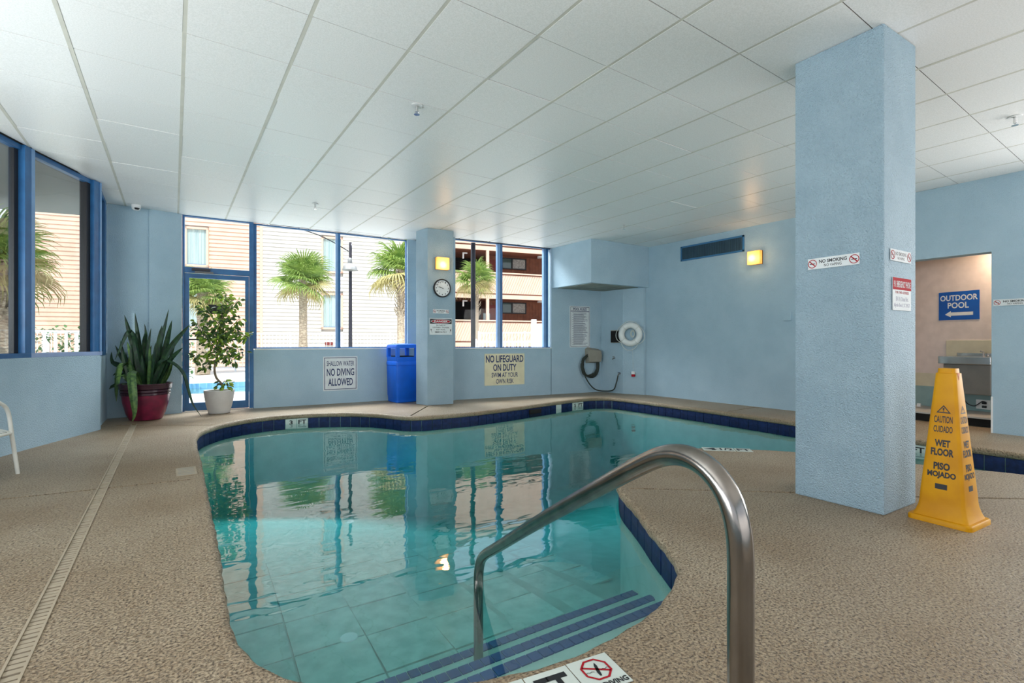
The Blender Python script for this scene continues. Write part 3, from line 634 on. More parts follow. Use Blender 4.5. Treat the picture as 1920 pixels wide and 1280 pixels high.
# clock
ck = thing('wall_clock', (3.738, 7.531, 1.76), -.085, 'round black-rimmed wall clock on the slim pillar', 'clock')
RX = Matrix.Translation((0, 0, .208)) @ Matrix.Rotation(pi/2, 4, 'X')
MB().lathe([(.15, 0), (.156, .01), (.156, .03), (.148, .04), (.136, .040), (.134, .028)], 40, RX).obj('rim', m_ink, ck)
MB().lathe([(.136, .02), (.136, .0295), (.0, .0296)], 40, RX).obj('dial', m_signwhite, ck)
for k in range(12):
    a = pi/2-(k+1)*pi/6; s_ = str(k+1); w_ = .010*len(s_); cx, cz = .108*cos(a), .208+.108*sin(a); text(ck, s_, cx-w_, cx+w_, cz-.012, cz+.012, m_ink, y=-.031, bold=.03, name='numeral')
def hand(ang, L_, w_, y): 
    d = Vector((cos(ang), 0, sin(ang))); q = Vector((-sin(ang), 0, cos(ang))); c = Vector((0, y, .208))
    MB().add([c-d*.02-q*w_, c-d*.02+q*w_, c+d*L_+q*w_*.5, c+d*L_-q*w_*.5], [(0, 3, 2, 1)]).obj('hand', m_ink, ck)
hand(R(90-(9+47/60)*30), .068, .005, -.033); hand(R(90-47*6), .10, .0035, -.034)

# sconces
def amber(name, bx, bz):
    m = mat(name, srgb(250, 180, 84), .4, emit=(1, .5, .12, 1), estr=1, col2=srgb(240, 160, 64)); nt = m.node_tree; N = nt.nodes; L = nt.links
    tc_ = N.new('ShaderNodeTexCoord'); vd = N.new('ShaderNodeVectorMath'); vd.operation = 'DISTANCE'; vd.inputs[1].default_value = (bx, -.09, bz); L.new(tc_.outputs['Object'], vd.inputs[0])
    cr = N.new('ShaderNodeValToRGB'); mr = N.new('ShaderNodeMapRange'); mr.inputs['From Max'].default_value = .16; L.new(vd.outputs['Value'], mr.inputs['Value']); L.new(mr.outputs[0], cr.inputs['Fac'])
    e = cr.color_ramp.elements; e[0].color = (2.2, 1.7, .85, 1); e[1].color = (.62, .27, .05, 1); k = e.new(.45); k.color = (1.0, .58, .16, 1)
    L.new(cr.outputs['Color'], N['Principled BSDF'].inputs['Emission Color']); return m
def sconce(x, y, z, rz, w_, h_, label, lx, lz):
    o = thing('wall_sconce', (x, y, z), rz, label, 'lamp', None)
    box(-w_/2, w_/2, -.09, -.012, 0, h_).obj('shade', amber('amber_glass_%d' % (lx*-100), lx, lz), o, .006); box(-w_/2-.004, w_/2+.004, -.014, -.001, -.004, h_+.004).obj('back_plate', mat('brass', srgb(150, 110, 50), .35, metal=.8), o)
    l = D.lights.new('bulb', 'POINT'); l.energy = 1.8; l.color = (1, .62, .3); l.shadow_soft_size = .06; lo = D.objects.new('bulb', l); COL.objects.link(lo); lo.parent = o; lo.location = (0, -.20, h_/2)
sconce(3.734, 7.534, 2.28, -.085, .22, .2, 'square amber glass sconce glowing above the clock', 0, .07)
sconce(XR, 4.36, 2.325, -pi/2, .21, .215, 'square amber glass sconce glowing on the right wall by the vent', -.03, .10)

# vent grille
vg = thing('vent_grille', (XR, 5.184, 2.57), -pi/2, 'long blue-framed ventilation grille high on the right wall', 'vent')
wv, hv = 1.246, .275
for a in ((-wv/2, wv/2, 0, .03), (-wv/2, wv/2, hv-.03, hv), (-wv/2, -wv/2+.03, 0, hv), (wv/2-.03, wv/2, 0, hv)): cuboid('frame', m_ventb, vg, a[0], a[1], -.018, -.001, a[2], a[3], .002)
cuboid('back', m_ventd, vg, -wv/2+.02, wv/2-.02, -.004, -.001, .02, hv-.02)
vm = box(-.003, .003, -.017, -.004, .03, hv-.03).mesh('louvre', mat('louvre_blue', srgb(74, 108, 130), .5))
for k in range(56): link('louvre', vm, vg).location = (-wv/2+.045+k*(wv-.09)/55, 0, 0)

# small plate on the right wall
pl = thing('wall_plate', (XR, 3.86, 1.39), -pi/2, 'blank painted cover plate on the right wall near the big pillar', 'plate')
cuboid('cover', m_wall, pl, -.06, .06, -.03, -.001, 0, .13, .004)

# alcove: life ring, box, alarm, hose
sd_ = (Vector(AS)-Vector(AL)).normalized(); rzs = atan2(sd_.y, sd_.x); sc = Vector(AL)+(Vector(AS)-Vector(AL))*.42
lr = thing('life_ring', (sc.x-.06*-sd_.y*-1, sc.y, .97), rzs, 'white ring buoy hanging on the alcove wall with its rope', 'life ring')
lr.location = (sc.x+sd_.y*.075, sc.y-sd_.x*.075, .97)
tor = [(.185*cos(a*pi/24), 0, .25+.185*sin(a*pi/24)) for a in range(48)]
MB().tube(tor, .062, 14, closed=True).obj('ring', m_ring, lr)
for a in (40, 130, 220, 310):
    ca, sa = cos(R(a)), sin(R(a)); MB().tube([((.185+.066*cos(t*pi/6))*ca, .066*sin(t*pi/6), .25+(.185+.066*cos(t*pi/6))*sa) for t in range(12)], .006, 6, closed=True).obj('band', m_rope, lr)
rp = [];
for t in range(60):
    a = R(40)+t/59*2*pi; k_ = abs(sin((a-R(40))*2)); r_ = .25+.045*k_; rp.append((r_*cos(a), -.02, .25+r_*sin(a)-.03*k_))
MB().tube(rp, .006, 6, closed=True).obj('grab_rope', m_rope, lr)
MB().tube([(.03+.05*cos(t*.55)*(1-.01*t), .05+.0006*t, .26+.085*sin(t*.55)*(1-.01*t)) for t in range(46)], .005, 5).obj('coiled_rope', m_rope, lr)
MB().tube([(.05, .02, .17), (.03, .02, -.02), (.04, .045, -.2), (.045, .05, -.51)], .0025, 5).obj('hanging_cord', m_rope, lr)
al = thing('alarm_button', (sc.x+sd_.x*.045, sc.y+sd_.y*.045, .36), rzs, 'small white and red alarm button below the ring buoy', 'alarm')
cuboid('housing', m_white, al, -.035, .035, -.045, -.001, .05, .105, .008); cuboid('red_cap', m_red, al, -.035, .035, -.05, -.001, 0, .05, .01)
s2 = (Vector(AL)-Vector(W2B)).normalized(); rz2 = atan2(s2.y, s2.x); b2 = Vector(W2B)+s2*.40
eb = thing('wall_box', (b2.x, b2.y, 1.06), rz2, 'black box mounted on the alcove side wall behind the ring buoy', 'box')
cuboid('case', m_beige, eb, -.11, .16, -.05, -.001, -.01, .25, .004); cuboid('dark_door', m_void, eb, -.10, .15, -.06, -.05, 0, .235, .003)
fa = Vector(W2B)+s2*.36
fc = thing('wall_faucet', (fa.x, fa.y, .70), rz2, 'small empty hose tap on the alcove side wall', 'tap')
MB().tube([(0, 0, .03), (0, -.05, .03), (0, -.075, .0)], .011, 8).obj('spout', m_grey, fc); MB().tube([(-.025, -.04, .06), (.025, -.04, .06)], .006, 6).obj('handle', m_grey, fc)
fa = Vector(W2B)+s2*.50
fc = thing('wall_faucet', (fa.x, fa.y, .36), rz2, 'low tap on the alcove side wall feeding the hose', 'tap')
MB().tube([(0, 0, .05), (0, -.05, .05), (0, -.075, .01)], .013, 8).obj('spout', m_grey, fc); MB().tube([(-.03, -.04, .08), (.03, -.04, .08)], .007, 6).obj('handle', m_navy, fc)
hx, hy = onW2(7.32)
hh = thing('hose_holder', (hx, hy, .62), -.12, 'beige plastic hose holder on the alcove wall', 'hose holder')
MB().add([(-.17, -.001, .0), (.17, -.001, 0), (.20, -.001, .16), (.17, -.001, .30), (-.12, -.001, .34), (-.19, -.001, .30), (-.15, -.13, .03), (.15, -.13, .03), (.17, -.13, .16), (.15, -.13, .26), (-.12, -.13, .29), (-.17, -.13, .26)],
         [(0, 1, 7, 6), (1, 2, 8, 7), (2, 3, 9, 8), (3, 4, 10, 9), (4, 5, 11, 10), (5, 0, 6, 11), (6, 7, 8, 9, 10, 11), (5, 4, 3, 2, 1, 0)]).obj('cover', m_beige, hh, .012)
hs = thing('garden_hose', (hx, hy, .0), -.12, 'dark green hose coiled over its beige holder', 'hose')
hp = []
for t in range(150):
    a = -pi/2+t*2*pi/26; r_ = .22+.035*sin(t*.9)*.5+.02*sin(t*.37); hp.append((-.10+r_*cos(a)*.95, -.045-.05*((t*7) % 11)/11, .57+r_*1.05*sin(a)))
for _ in range(2): hp = [hp[0]]+[tuple((Vector(hp[i-1])+Vector(hp[i])*2+Vector(hp[i+1]))/4) for i in range(1, len(hp)-1)]+[hp[-1]]
MB().tube(hp, .014, 7).obj('coil', m_rubber, hs)
def world2(o, p): return tuple(Matrix.Rotation(-o.rotation_euler.z, 3, 'Z') @ (Vector(p)-Vector(o.location)))
e = Vector(W2B)+s2*.46
MB().tube(catmull([(-.26, -.06, .62), (-.26, -.06, .45), (-.18, -.06, .36), (-.02, -.06, .32), (.10, -.06, .40), (.14, -.06, .56), (.12, -.06, .70)], False, .03), .013, 7).obj('loose_loop', m_rubber, hs)
MB().tube(catmull([(-.30, -.07, .60), (-.25, -.08, .38), (-.10, -.10, .15), (.05, -.16, .05), world2(hs, (e.x-.16, e.y+.02, .07)), world2(hs, (e.x-.09, e.y-.02, .22)), world2(hs, (fa.x-.076, fa.y-.01, .37))], False, .03), .013, 7).obj('supply_length', m_rubber, hs)
# dome camera, sprinklers
dc = thing('security_camera', (-.43, 8.62, CH-.075), 0, 'small white dome security camera under the ceiling in the left corner', 'camera')
MB().lathe([(.025, 0), (.045, .015), (.055, .045), (.055, .075)]).obj('housing', m_white, dc); MB().lathe([(.018, -.012), (.03, .0), (.03, .01)], 16, Matrix.Translation((0.01, -.035, .018))).obj('lens', m_ink, dc)
for x, y, lb in ((1.624, 3.72, 'chrome ceiling sprinkler nearest above the pool'), (1.613, 7.14, 'ceiling sprinkler near the window above the small potted tree'), (6.026, 5.548, 'ceiling sprinkler near the alcove soffit'), (5.895, 1.02, 'ceiling sprinkler right of the big pillar')):
    s_ = thing('ceiling_sprinkler', (x, y, CH-.075), 0, lb, 'sprinkler')
    MB().lathe([(.012, .069), (.045, .069), (.043, .0735), (.01, .0745)]).obj('rose', m_white, s_); MB().lathe([(.012, .02), (.012, .07)], 12).obj('stem', m_chrome, s_)
    MB().lathe([(.024, 0), (.024, .003)], 12).obj('deflector', m_chrome, s_)
    for sx in (-1, 1): MB().tube([(sx*.01, 0, .025), (sx*.016, 0, .014), (sx*.004, 0, .002)], .0025, 5).obj('yoke', m_chrome, s_)

# ---------------------------------------------------------------- wet floor cone
cn = thing('wet_floor_cone', (3.745, .925, 0), R(-5), 'yellow four-sided wet floor safety cone in front of the big pillar', 'safety cone')
def hw(z): 
    if z > .16: return .104-.058*(z-.16)/.73
    t = (.16-z)/.13; return .104+.026*t**2.2
def sqring(mb, h_, z, r):
    c = []
    for q in range(4):
        a0 = q*pi/2+pi/4; cx, cy = (h_-r)*(1 if q in (0, 3) else -1), (h_-r)*(1 if q < 2 else -1)
        for k in range(4): a = q*pi/2+k*pi/6; c.append((cx+r*cos(a), cy+r*sin(a), z))
    mb.v += c
mb = MB(); zs = [.028, .04, .06, .09, .12, .16, .3, .5, .7, .862, .864, .89]; mb.sm = True
for z in zs: sqring(mb, hw(z) if z < .863 else hw(z)-.006, z, .018 if z > .1 else .022)
for a in range(len(zs)-1):
    for k in range(16): mb.f.append((a*16+k, a*16+(k+1) % 16, (a+1)*16+(k+1) % 16, (a+1)*16+k))
mb.f.append(tuple((len(zs)-1)*16+k for k in range(16))); mb.obj('body', m_yellow, cn)
mb = MB(); mb.sm = True
zb = [(0, .150), (.022, .150), (.030, .144), (.031, .12)]
for z, h_ in zb: sqring(mb, h_, z, .03)
for a in range(3):
    for k in range(16): mb.f.append((a*16+k, a*16+(k+1) % 16, (a+1)*16+(k+1) % 16, (a+1)*16+k))
mb.f.append(tuple(range(16))[::-1]); mb.f.append(tuple(48+k for k in range(16))); mb.obj('base', m_yellow, cn)
def conetext(rot):
    c_, s_ = cos(rot), sin(rot)
    def fn(u, z): x, y = u, -hw(z)-.0008; return (x*c_-y*s_, x*s_+y*c_, z)
    for s, a, z0, z1, bd in (('CAUTION', .043, .575, .615, .02), ('CUIDADO', .044, .52, .558, .02), ('WET', .036, .437, .478, .045), ('FLOOR', .053, .385, .428, .045), ('PISO', .038, .305, .347, .045), ('MOJADO', .066, .253, .296, .045)):
        text(cn, s, -a, a, z0, z1, m_ink, fn=fn, bold=bd)
    mb = MB()
    for z0, z1, w0, w1 in ((.195, .225, .028, .028),): mb.add([fn(-w0, z0), fn(w0, z0), fn(w1, z1), fn(-w1, z1)], [(0, 1, 2, 3)])
    mb.obj('maker_badge', m_ink, cn)
    mb = MB(); T = [(-.034, .632), (.034, .632), (0, .678)]; T2 = [(-.024, .638), (.024, .638), (0, .669)]
    for i in range(3): j = (i+1) % 3; mb.add([fn(*T[i]), fn(*T[j]), fn(*T2[j]), fn(*T2[i])], [(0, 1, 2, 3)])
    mb.add([fn(-.003, .648), fn(.003, .648), fn(.004, .662), fn(-.004, .662)], [(0, 1, 2, 3)]); mb.add([fn(-.003, .641), fn(.003, .641), fn(.003, .645), fn(-.003, .645)], [(0, 1, 2, 3)])
    mb.obj('warning_triangle', m_ink, cn)
conetext(0); conetext(pi/2); conetext(-pi/2); 
mb = MB(); mb.add([(-.012+.014*cos(a)*(1+.3*sin(3*a)), -hw(.85)-.001, .853+.016*sin(a)*(1+.25*cos(2*a))) for a in [k*pi/8 for k in range(16)]], [tuple(range(16))]); mb.obj('rust_mark', m_rust, cn)
mb = MB(); mb.add([(-.012+.007*cos(a), -hw(.835)-.0012, .835+.014*sin(a)) for a in [k*pi/5 for k in range(10)]], [tuple(range(10))]); mb.obj('rust_mark', m_rust, cn)

# ---------------------------------------------------------------- litter bin
tc = thing('litter_bin', (3.375, 8.365, 0), R(4), 'tall square blue litter bin tucked behind the clock pillar', 'bin')
def sq_loft(prof, m, name, r=.03, cap=True):
    mb = MB(); mb.sm = True
    for h_, z in prof: sqring(mb, h_, z, r)
    for a in range(len(prof)-1):
        for k in range(16): mb.f.append((a*16+k, a*16+(k+1) % 16, (a+1)*16+(k+1) % 16, (a+1)*16+k))
    mb.f.append(tuple(range(16))[::-1]); mb.f.append(tuple((len(prof)-1)*16+k for k in range(16))); return mb.obj(name, m, tc)
sq_loft([(.185, 0), (.195, .01), (.197, .10), (.203, .11), (.212, .62), (.212, .64)], m_canblue, 'body'); sq_loft([(.206, .64), (.206, .652), (.216, .655), (.216, .70), (.210, .715), (.205, .725), (.208, .735), (.208, .80)], m_canblue, 'hood_base')
sq_loft([(.214, .955), (.216, .985), (.20, 1.015), (.14, 1.03), (.03, 1.035)], m_canblue, 'hood_top')
for sx in (-1, 1):
    for sy in (-1, 1): cuboid('hood_post', m_canblue, tc, sx*.18-.03, sx*.18+.03, sy*.18-.03, sy*.18+.03, .79, .96, .008)
cuboid('liner', m_void, tc, -.15, .15, -.15, .15, .80, .815)

# ---------------------------------------------------------------- potted plants
def ribbon(mb, pts, widths, fold=.25, side=None):
    pts = [Vector(p) for p in pts]; n_ = len(pts); o = len(mb.v)
    for i, p in enumerate(pts):
        t = (pts[min(i+1, n_-1)]-pts[max(i-1, 0)]).normalized(); s_ = side if side is not None else t.cross(Vector((0, 0, 1)))
        s_ = s_-t*s_.dot(t); s_ = s_.normalized() if s_.length > 1e-4 else Vector((1, 0, 0)); up = s_.cross(t).normalized()
        w_ = widths[i]; mb.v += [tuple(p-s_*w_+up*w_*fold), tuple(p-up*w_*fold*.3), tuple(p+s_*w_+up*w_*fold), tuple(p-up*(w_*fold*.3+.003))]
    for i in range(n_-1):
        a, b = o+i*4, o+i*4+4; mb.f += [(a, a+1, b+1, b), (a+1, a+2, b+2, b+1), (a, b, b+3, a+3), (a+2, a+3, b+3, b+2)]
pp = thing('potted_snake_plant', (-.31, 8.36, 0), 0, 'snake plant with long dark leaves in a burgundy pot in the left corner', 'plant')
SQ = Matrix.Diagonal((.86, .86, 1, 1))
MB().lathe([(.19, 0), (.215, .01), (.26, .10), (.30, .24), (.315, .34), (.325, .345), (.325, .37), (.315, .375), (.33, .385), (.33, .41), (.32, .415), (.338, .425), (.345, .475), (.352, .485), (.345, .495), (.325, .49), (.31, .44)], 40, SQ).obj('pot', m_potred, pp)
MB().lathe([(.317, .34), (.328, .345), (.328, .37), (.318, .375), (.333, .385), (.333, .41), (.323, .415), (.341, .425), (.348, .475), (.355, .485), (.348, .497), (.324, .492), (.312, .47)], 40, SQ).obj('rim_bands', m_potdark, pp)
MB().lathe([(.20, .40), (.31, .445), (.0, .455)], 24, SQ).obj('soil', m_soil, pp)
rt = Vector((.824, -.567, 0)); fw = Vector((.567, .824, 0))
def sleaf(pts2, w_, pale=False, depth=0):
    """pts2: list of (sideways, height, towards-viewer) control points"""
    P = catmull([tuple(rt*a-fw*(d_+depth)+Vector((0, 0, b))) for a, b, d_ in pts2], False, .05); k = len(P)
    ws = [w_*max(.06, min(1, .45+2.2*(i/(k-1))) * (1-max(0, (i/(k-1)-.55)/.45)**1.8)) for i in range(k)]
    mb = MB(); mb.sm = True; ribbon(mb, P, ws, .3, side=(rt+fw*random.uniform(-.5, .5)).normalized()); return mb.obj('leaf', m_leafl if pale else m_leafd, pp)
Z0 = .44
for L_ in ([(-.05, Z0, 0), (-.14, .95, .02), (-.27, 1.42, .03)], [(-.02, Z0, -.05), (-.08, 1.0, 0), (-.15, 1.45, .0)], [(.10, Z0, 0), (.2, 1.0, 0), (.27, 1.30, 0), (.31, 1.50, 0)], [(.12, Z0, -.05), (.24, 1.0, -.05), (.34, 1.35, -.02)],
           [(.12, Z0, .05), (.35, .95, .05), (.65, 1.29, .08)], [(.0, Z0, 0), (.03, .9, 0), (.07, 1.24, 0)], [(.14, Z0, 0), (.33, .8, 0), (.52, .98, .02)], [(-.1, Z0, 0), (-.28, .78, 0), (-.38, .86, -.05), (-.46, 1.01, -.05)],
           [(-.1, Z0, .05), (-.28, .62, .05), (-.45, .60, .0)], [(-.12, Z0, .08), (-.32, .48, .1), (-.42, .42, .1)], [(.08, Z0, -.1), (.13, 1.0, -.1), (.15, 1.25, -.08)], [(.16, Z0, 0), (.30, .72, .02), (.38, .85, .02)],
           [(-.05, Z0, -.1), (-.05, 1.0, -.05), (.0, 1.18, 0), (-.02, 1.3, 0)], [(.1, Z0, 0), (.18, 1.05, 0), (.22, 1.28, 0)], [(-.14, Z0, 0), (-.30, .70, 0), (-.45, .78, 0), (-.47, .92, 0)]):
    sleaf(L_, .036)
sleaf([(-.02, Z0, 0), (-.10, 1.0, .05), (-.08, 1.15, .1), (-.16, 1.19, .12), (-.30, .82, .15)], .036)
sleaf([(-.05, Z0, .1), (-.14, .72, .08), (-.27, .74, .10), (-.31, .5, .12), (-.30, .26, .13)], .045, True)
sleaf([(.02, Z0, .1), (-.0, .66, .2), (.06, .64, .34), (.12, .44, .40), (.14, .15, .39), (.10, .03, .37)], .05, True)
sleaf([(.10, .5, .05), (.24, .76, .1), (.42, .78, .12), (.58, .64, .12), (.66, .38, .12), (.72, .21, .12), (.83, .06, .12)], .03)
sleaf([(-.02, Z0, .15), (-.10, .62, .25), (-.19, .58, .3)], .04, True)
for k in range(38):
    a = random.uniform(-.22, .22); d_ = random.uniform(-.18, .18); h_ = random.uniform(.72, 1.12)
    sleaf([(a*.7, Z0, d_*.7), (a*1.05, (Z0+h_)/2, d_), (a*1.3+random.uniform(-.05, .05), h_, d_*1.2)], random.uniform(.026, .038), random.random() < .35)

fp = thing('potted_ficus', (.56, 8.50, 0), 0, 'small leafy fig tree in a light grey pot in front of the glass door', 'plant')
MB().lathe([(.125, 0), (.14, .008), (.175, .15), (.195, .28), (.20, .34), (.195, .345), (.185, .335), (.18, .29)], 40).obj('pot', m_potgrey, fp); MB().lathe([(.12, .25), (.183, .295), (.0, .30)], 24).obj('soil', m_soil, fp)
TR = [(.03, 0, .28), (.03, -.02, .42), (-.04, .0, .52), (-.07, .0, .66), (-.03, 0, .85), (-.01, 0, 1.05), (.02, 0, 1.25), (.05, 0, 1.5)]
loc = lambda a, d_, z: rt*a-fw*d_+Vector((0, 0, z))
MB().tube(catmull([tuple(loc(a, b, c)) for a, b, c in TR], False, .04), [.017-.0002*k for k in range(len(catmull([tuple(loc(a, b, c)) for a, b, c in TR], False, .04)))], 8).obj('trunk', m_bark, fp)
BR = [((-.01, 0, 1.0), (-.2, .03, 1.15), (-.33, .0, 1.35)), ((.0, 0, 1.05), (.15, 0, 1.25), (.33, .02, 1.42)), ((.0, 0, 1.1), (.2, .05, 1.2), (.42, 0, 1.14)), ((.02, 0, 1.25), (.1, 0, 1.5), (.28, 0, 1.68)), ((.0, 0, 1.2), (-.12, 0, 1.45), (-.25, 0, 1.62)),
      ((-.02, 0, .85), (-.2, .05, .9), (-.38, .0, .82)), ((-.01, 0, .8), (.14, .08, .86), (.26, .05, .78)), ((0, 0, 1.0), (.05, .12, 1.2), (.1, .15, 1.4)), ((-.02, 0, .95), (-.1, .12, 1.1), (-.15, .15, 1.25)), ((.03, 0, 1.4), (.06, 0, 1.6), (.12, 0, 1.78)), ((-.03, 0, .75), (-.1, .03, .78), (-.2, .03, .68)), ((.0, 0, .9), (.2, .02, .98), (.34, .0, .92)), ((.03, -.02, .42), (.08, 0, .48), (.12, .03, .42))]
brm = MB(); lv = MB(); lv2 = MB()
for b in BR:
    C = catmull([tuple(loc(*q)) for q in b], False, .03); brm.tube(C, [max(.002, .008-.006*i/len(C)) for i in range(len(C))], 5)
    for i, q in enumerate(C):
        for _ in range(5 if i > 1 else 1):
            t = Vector((random.gauss(0, 1), random.gauss(0, 1), random.gauss(-.5, .6))).normalized(); s0 = Vector(q)+t*random.uniform(.01, .085); ln = random.uniform(.065, .09)
            if s0.y > .22 or (s0+t*ln).y > .24: continue
            c_ = lv if random.random() < .55 else lv2; d_ = t.cross(Vector((random.random(), random.random(), .3))).normalized()
            ribbon(c_, [s0, s0+t*ln*.35, s0+t*ln*.7, s0+t*ln-Vector((0, 0, .008))], [.004, .021, .017, .001], .2, side=d_)
brm.obj('branches', m_bark, fp, kind='stuff'); lv.obj('foliage', m_fic, fp, kind='stuff'); lv2.obj('foliage', mat('ficus_leaf_dark', srgb(74, 104, 44), .45, col2=srgb(46, 70, 34), scale=9), fp, kind='stuff')

# ---------------------------------------------------------------- patio chair at the left edge
pc = thing('patio_chair', (-1.02, 5.45, 0), R(0), 'white tubular patio chair with vinyl straps at the left edge of the deck', 'chair')
d1 = Vector((-.36, -.93, 0))*.56; d2 = Vector((-.30, .56, 0))*.95
def side(o0, nm):
    P = [o0, o0+d1*.10+Vector((0, 0, .28)), o0+d1*.18+Vector((0, 0, .50)), o0+d1*.30+Vector((0, 0, .575)), o0+d1*.45+Vector((0, 0, .59)), o0+d1*.9+Vector((0, 0, .57))]
    MB().tube(catmull([tuple(p) for p in P], False, .03), .0135, 10).obj('arm_frame', m_strap, pc)
    MB().tube([tuple(o0+d1*1.1), tuple(o0+d1*.85+Vector((0, 0, .35))), tuple(o0+d1*1.25+Vector((0, 0, .95)))], .0135, 8).obj('back_leg', m_strap, pc)
# the chair's width runs along d1's perpendicular so its seat leads away from the frame edge
side(Vector((0, 0, 0)), 'a'); side(d2, 'b')
MB().tube([tuple(Vector((0, 0, .335))+d1*.14), tuple(Vector((0, 0, .335))+d1*1.0)], .012, 8).obj('seat_rail', m_strap, pc); MB().tube([tuple(d2+Vector((0, 0, .335))+d1*.14), tuple(d2+Vector((0, 0, .335))+d1*1.0)], .012, 8).obj('seat_rail', m_strap, pc)
MB().tube([tuple(Vector((0, 0, .335))+d1*.14), tuple(d2+Vector((0, 0, .335))+d1*.14)], .012, 8).obj('seat_rail', m_strap, pc)
for k in range(9):
    a = d1*(.17+.09*k)+Vector((0, 0, .352)); mb = MB(); q = d1.normalized()*.02
    mb.add([a-q, a+q, a+q+d2, a-q+d2, a-q-Vector((0, 0, .004)), a+q-Vector((0, 0, .004)), a+q+d2-Vector((0, 0, .004)), a-q+d2-Vector((0, 0, .004))], [(0, 1, 2, 3), (7, 6, 5, 4), (0, 4, 5, 1), (1, 5, 6, 2), (2, 6, 7, 3), (3, 7, 4, 0)])
    mb.obj('strap', m_strapb if k in (3, 4) else m_strap, pc)

# ---------------------------------------------------------------- fountain niche behind the opening
nw = struct('wall_niche'); NA, NB = Vector((9.30, 3.35)), Vector((8.80, .9))
def nseg(z0, z1, m, name): return MB().wallseg((NA.x, NA.y), (NB.x, NB.y), .12, z0, z1).obj(name, m, nw)
nseg(.60, 2.9, m_niche, 'upper_wall'); nseg(0, .41, m_teal, 'dado'); nseg(.41, .60, m_panel, 'band')
MB().box(XR+.14, 9.4, 3.3, 3.42, 0, 2.9).obj('side_wall', m_niche, nw); MB().box(XR+.14, 9.1, .8, .92, 0, 2.9).obj('side_wall', m_niche, nw); MB().box(XR+.14, 9.5, .8, 3.4, 2.42, 2.5).obj('niche_ceiling', m_niche, nw)
lg = struct('trim_5'); MB().prism([(8.28, 3.3), (8.22, .92), (8.80, .92), (9.28, 3.3)], .10, .118).obj('ledge_top', m_ledge, lg); MB().prism([(8.31, 3.3), (8.25, .92), (8.8, .92), (9.28, 3.3)], 0.001, .10).obj('recess', m_void, lg)  # near-black block paints the shade under the ledge
o = box(XR-.045, XR+.15, NY1-.012, NY1+.004, 0, .42).obj('trim_6', m_white); o['kind'] = 'structure'
nl = D.lights.new('niche_lamp', 'AREA'); nl.shape = 'DISK'; nl.size = .22; nl.energy = 13; nl.color = (1, .74, .50); no = D.objects.new('niche_lamp', nl); COL.objects.link(no); no.location = (8.72, 1.55, 2.40)
on = lambda y: (9.30-(3.35-y)*(.5/2.45), y)
o, l, h = sign('direction_sign', on(2.352), on(1.897), 1.366, 1.764, mat('sign_blue', srgb(10, 86, 176), .35), 'blue outdoor pool sign with a white left arrow in the niche')
text(o, 'OUTDOOR', -l*.46, l*.46, h*.68, h*.88, m_signwhite, bold=.02); text(o, 'POOL', -l*.27, l*.25, h*.41, h*.62, m_signwhite, bold=.02)
MB().add([(-l*.34, -.001, h*.2), (-l*.19, -.001, h*.1), (-l*.19, -.001, h*.155), (l*.35, -.001, h*.155), (l*.35, -.001, h*.27), (-l*.19, -.001, h*.27), (-l*.19, -.001, h*.32)], [(0, 1, 2, 6), (2, 3, 4, 5)]).obj('arrow', m_signwhite, o)
rzn = atan2(NB.y-NA.y, NB.x-NA.x)
df = thing('drinking_fountain', (on(1.93)[0], on(1.93)[1], .36), rzn, 'stainless steel drinking fountain on the niche wall', 'drinking fountain')
cuboid('back_panel', m_panel, df, -.34, .5, -.014, -.001, .1, .72, .003)
cuboid('cabinet', mat('fountain_grey', srgb(132, 126, 120), .35, metal=.5), df, -.235, .28, -.30, -.014, 0, .40, .01)
mb = MB(); T = [(-.27, -.36), (.30, -.36), (.30, -.014), (-.27, -.014)]; I_ = [(-.22, -.30), (.25, -.30), (.25, -.06), (-.22, -.06)]
mb.v = [(x, y, .40) for x, y in T]+[(x, y, .50) for x, y in T]+[(x, y, .50) for x, y in I_]+[(x*.6, y*.8-.03, .45) for x, y in I_]
mb.f = [(3, 2, 1, 0)]+[(i, (i+1) % 4, 4+(i+1) % 4, 4+i) for i in range(4)]+[(4+i, 4+(i+1) % 4, 8+(i+1) % 4, 8+i) for i in range(4)]+[(8+i, 8+(i+1) % 4, 12+(i+1) % 4, 12+i) for i in range(4)]+[(12, 13, 14, 15)]
mb.obj('basin', m_chrome, df, .006); cuboid('splash_lip', m_chrome, df, -.20, .27, -.05, -.014, .50, .545, .004)
MB().tube([(.12, -.10, .49), (.12, -.10, .56), (.09, -.12, .575)], .012, 8).obj('bubbler', m_chrome, df)
MB().tube(catmull([(-.10, -.10, 0), (-.08, -.08, -.13), (.0, -.06, -.17), (.09, -.06, -.10), (.12, -.04, -.12)], False, .02), .006, 6).obj('power_cord', m_ink, df)
ot = thing('power_outlet', (on(1.86)[0], on(1.86)[1], .15), rzn, 'ivory double power outlet under the fountain', 'outlet')
cuboid('cover', m_white, ot, -.075, .075, -.008, -.001, 0, .125, .002)
for z_ in (.035, .085): cuboid('plug', m_ink, ot, -.0, .04, -.04, -.008, z_-.015, z_+.015, .004)
cuboid('paper_scrap', m_white, None, 8.93, 8.97, 2.52, 2.56, .1185, .16)
tag(D.objects['paper_scrap'], 'small crumpled white scrap lying on the niche ledge beside the pillar', 'scrap')

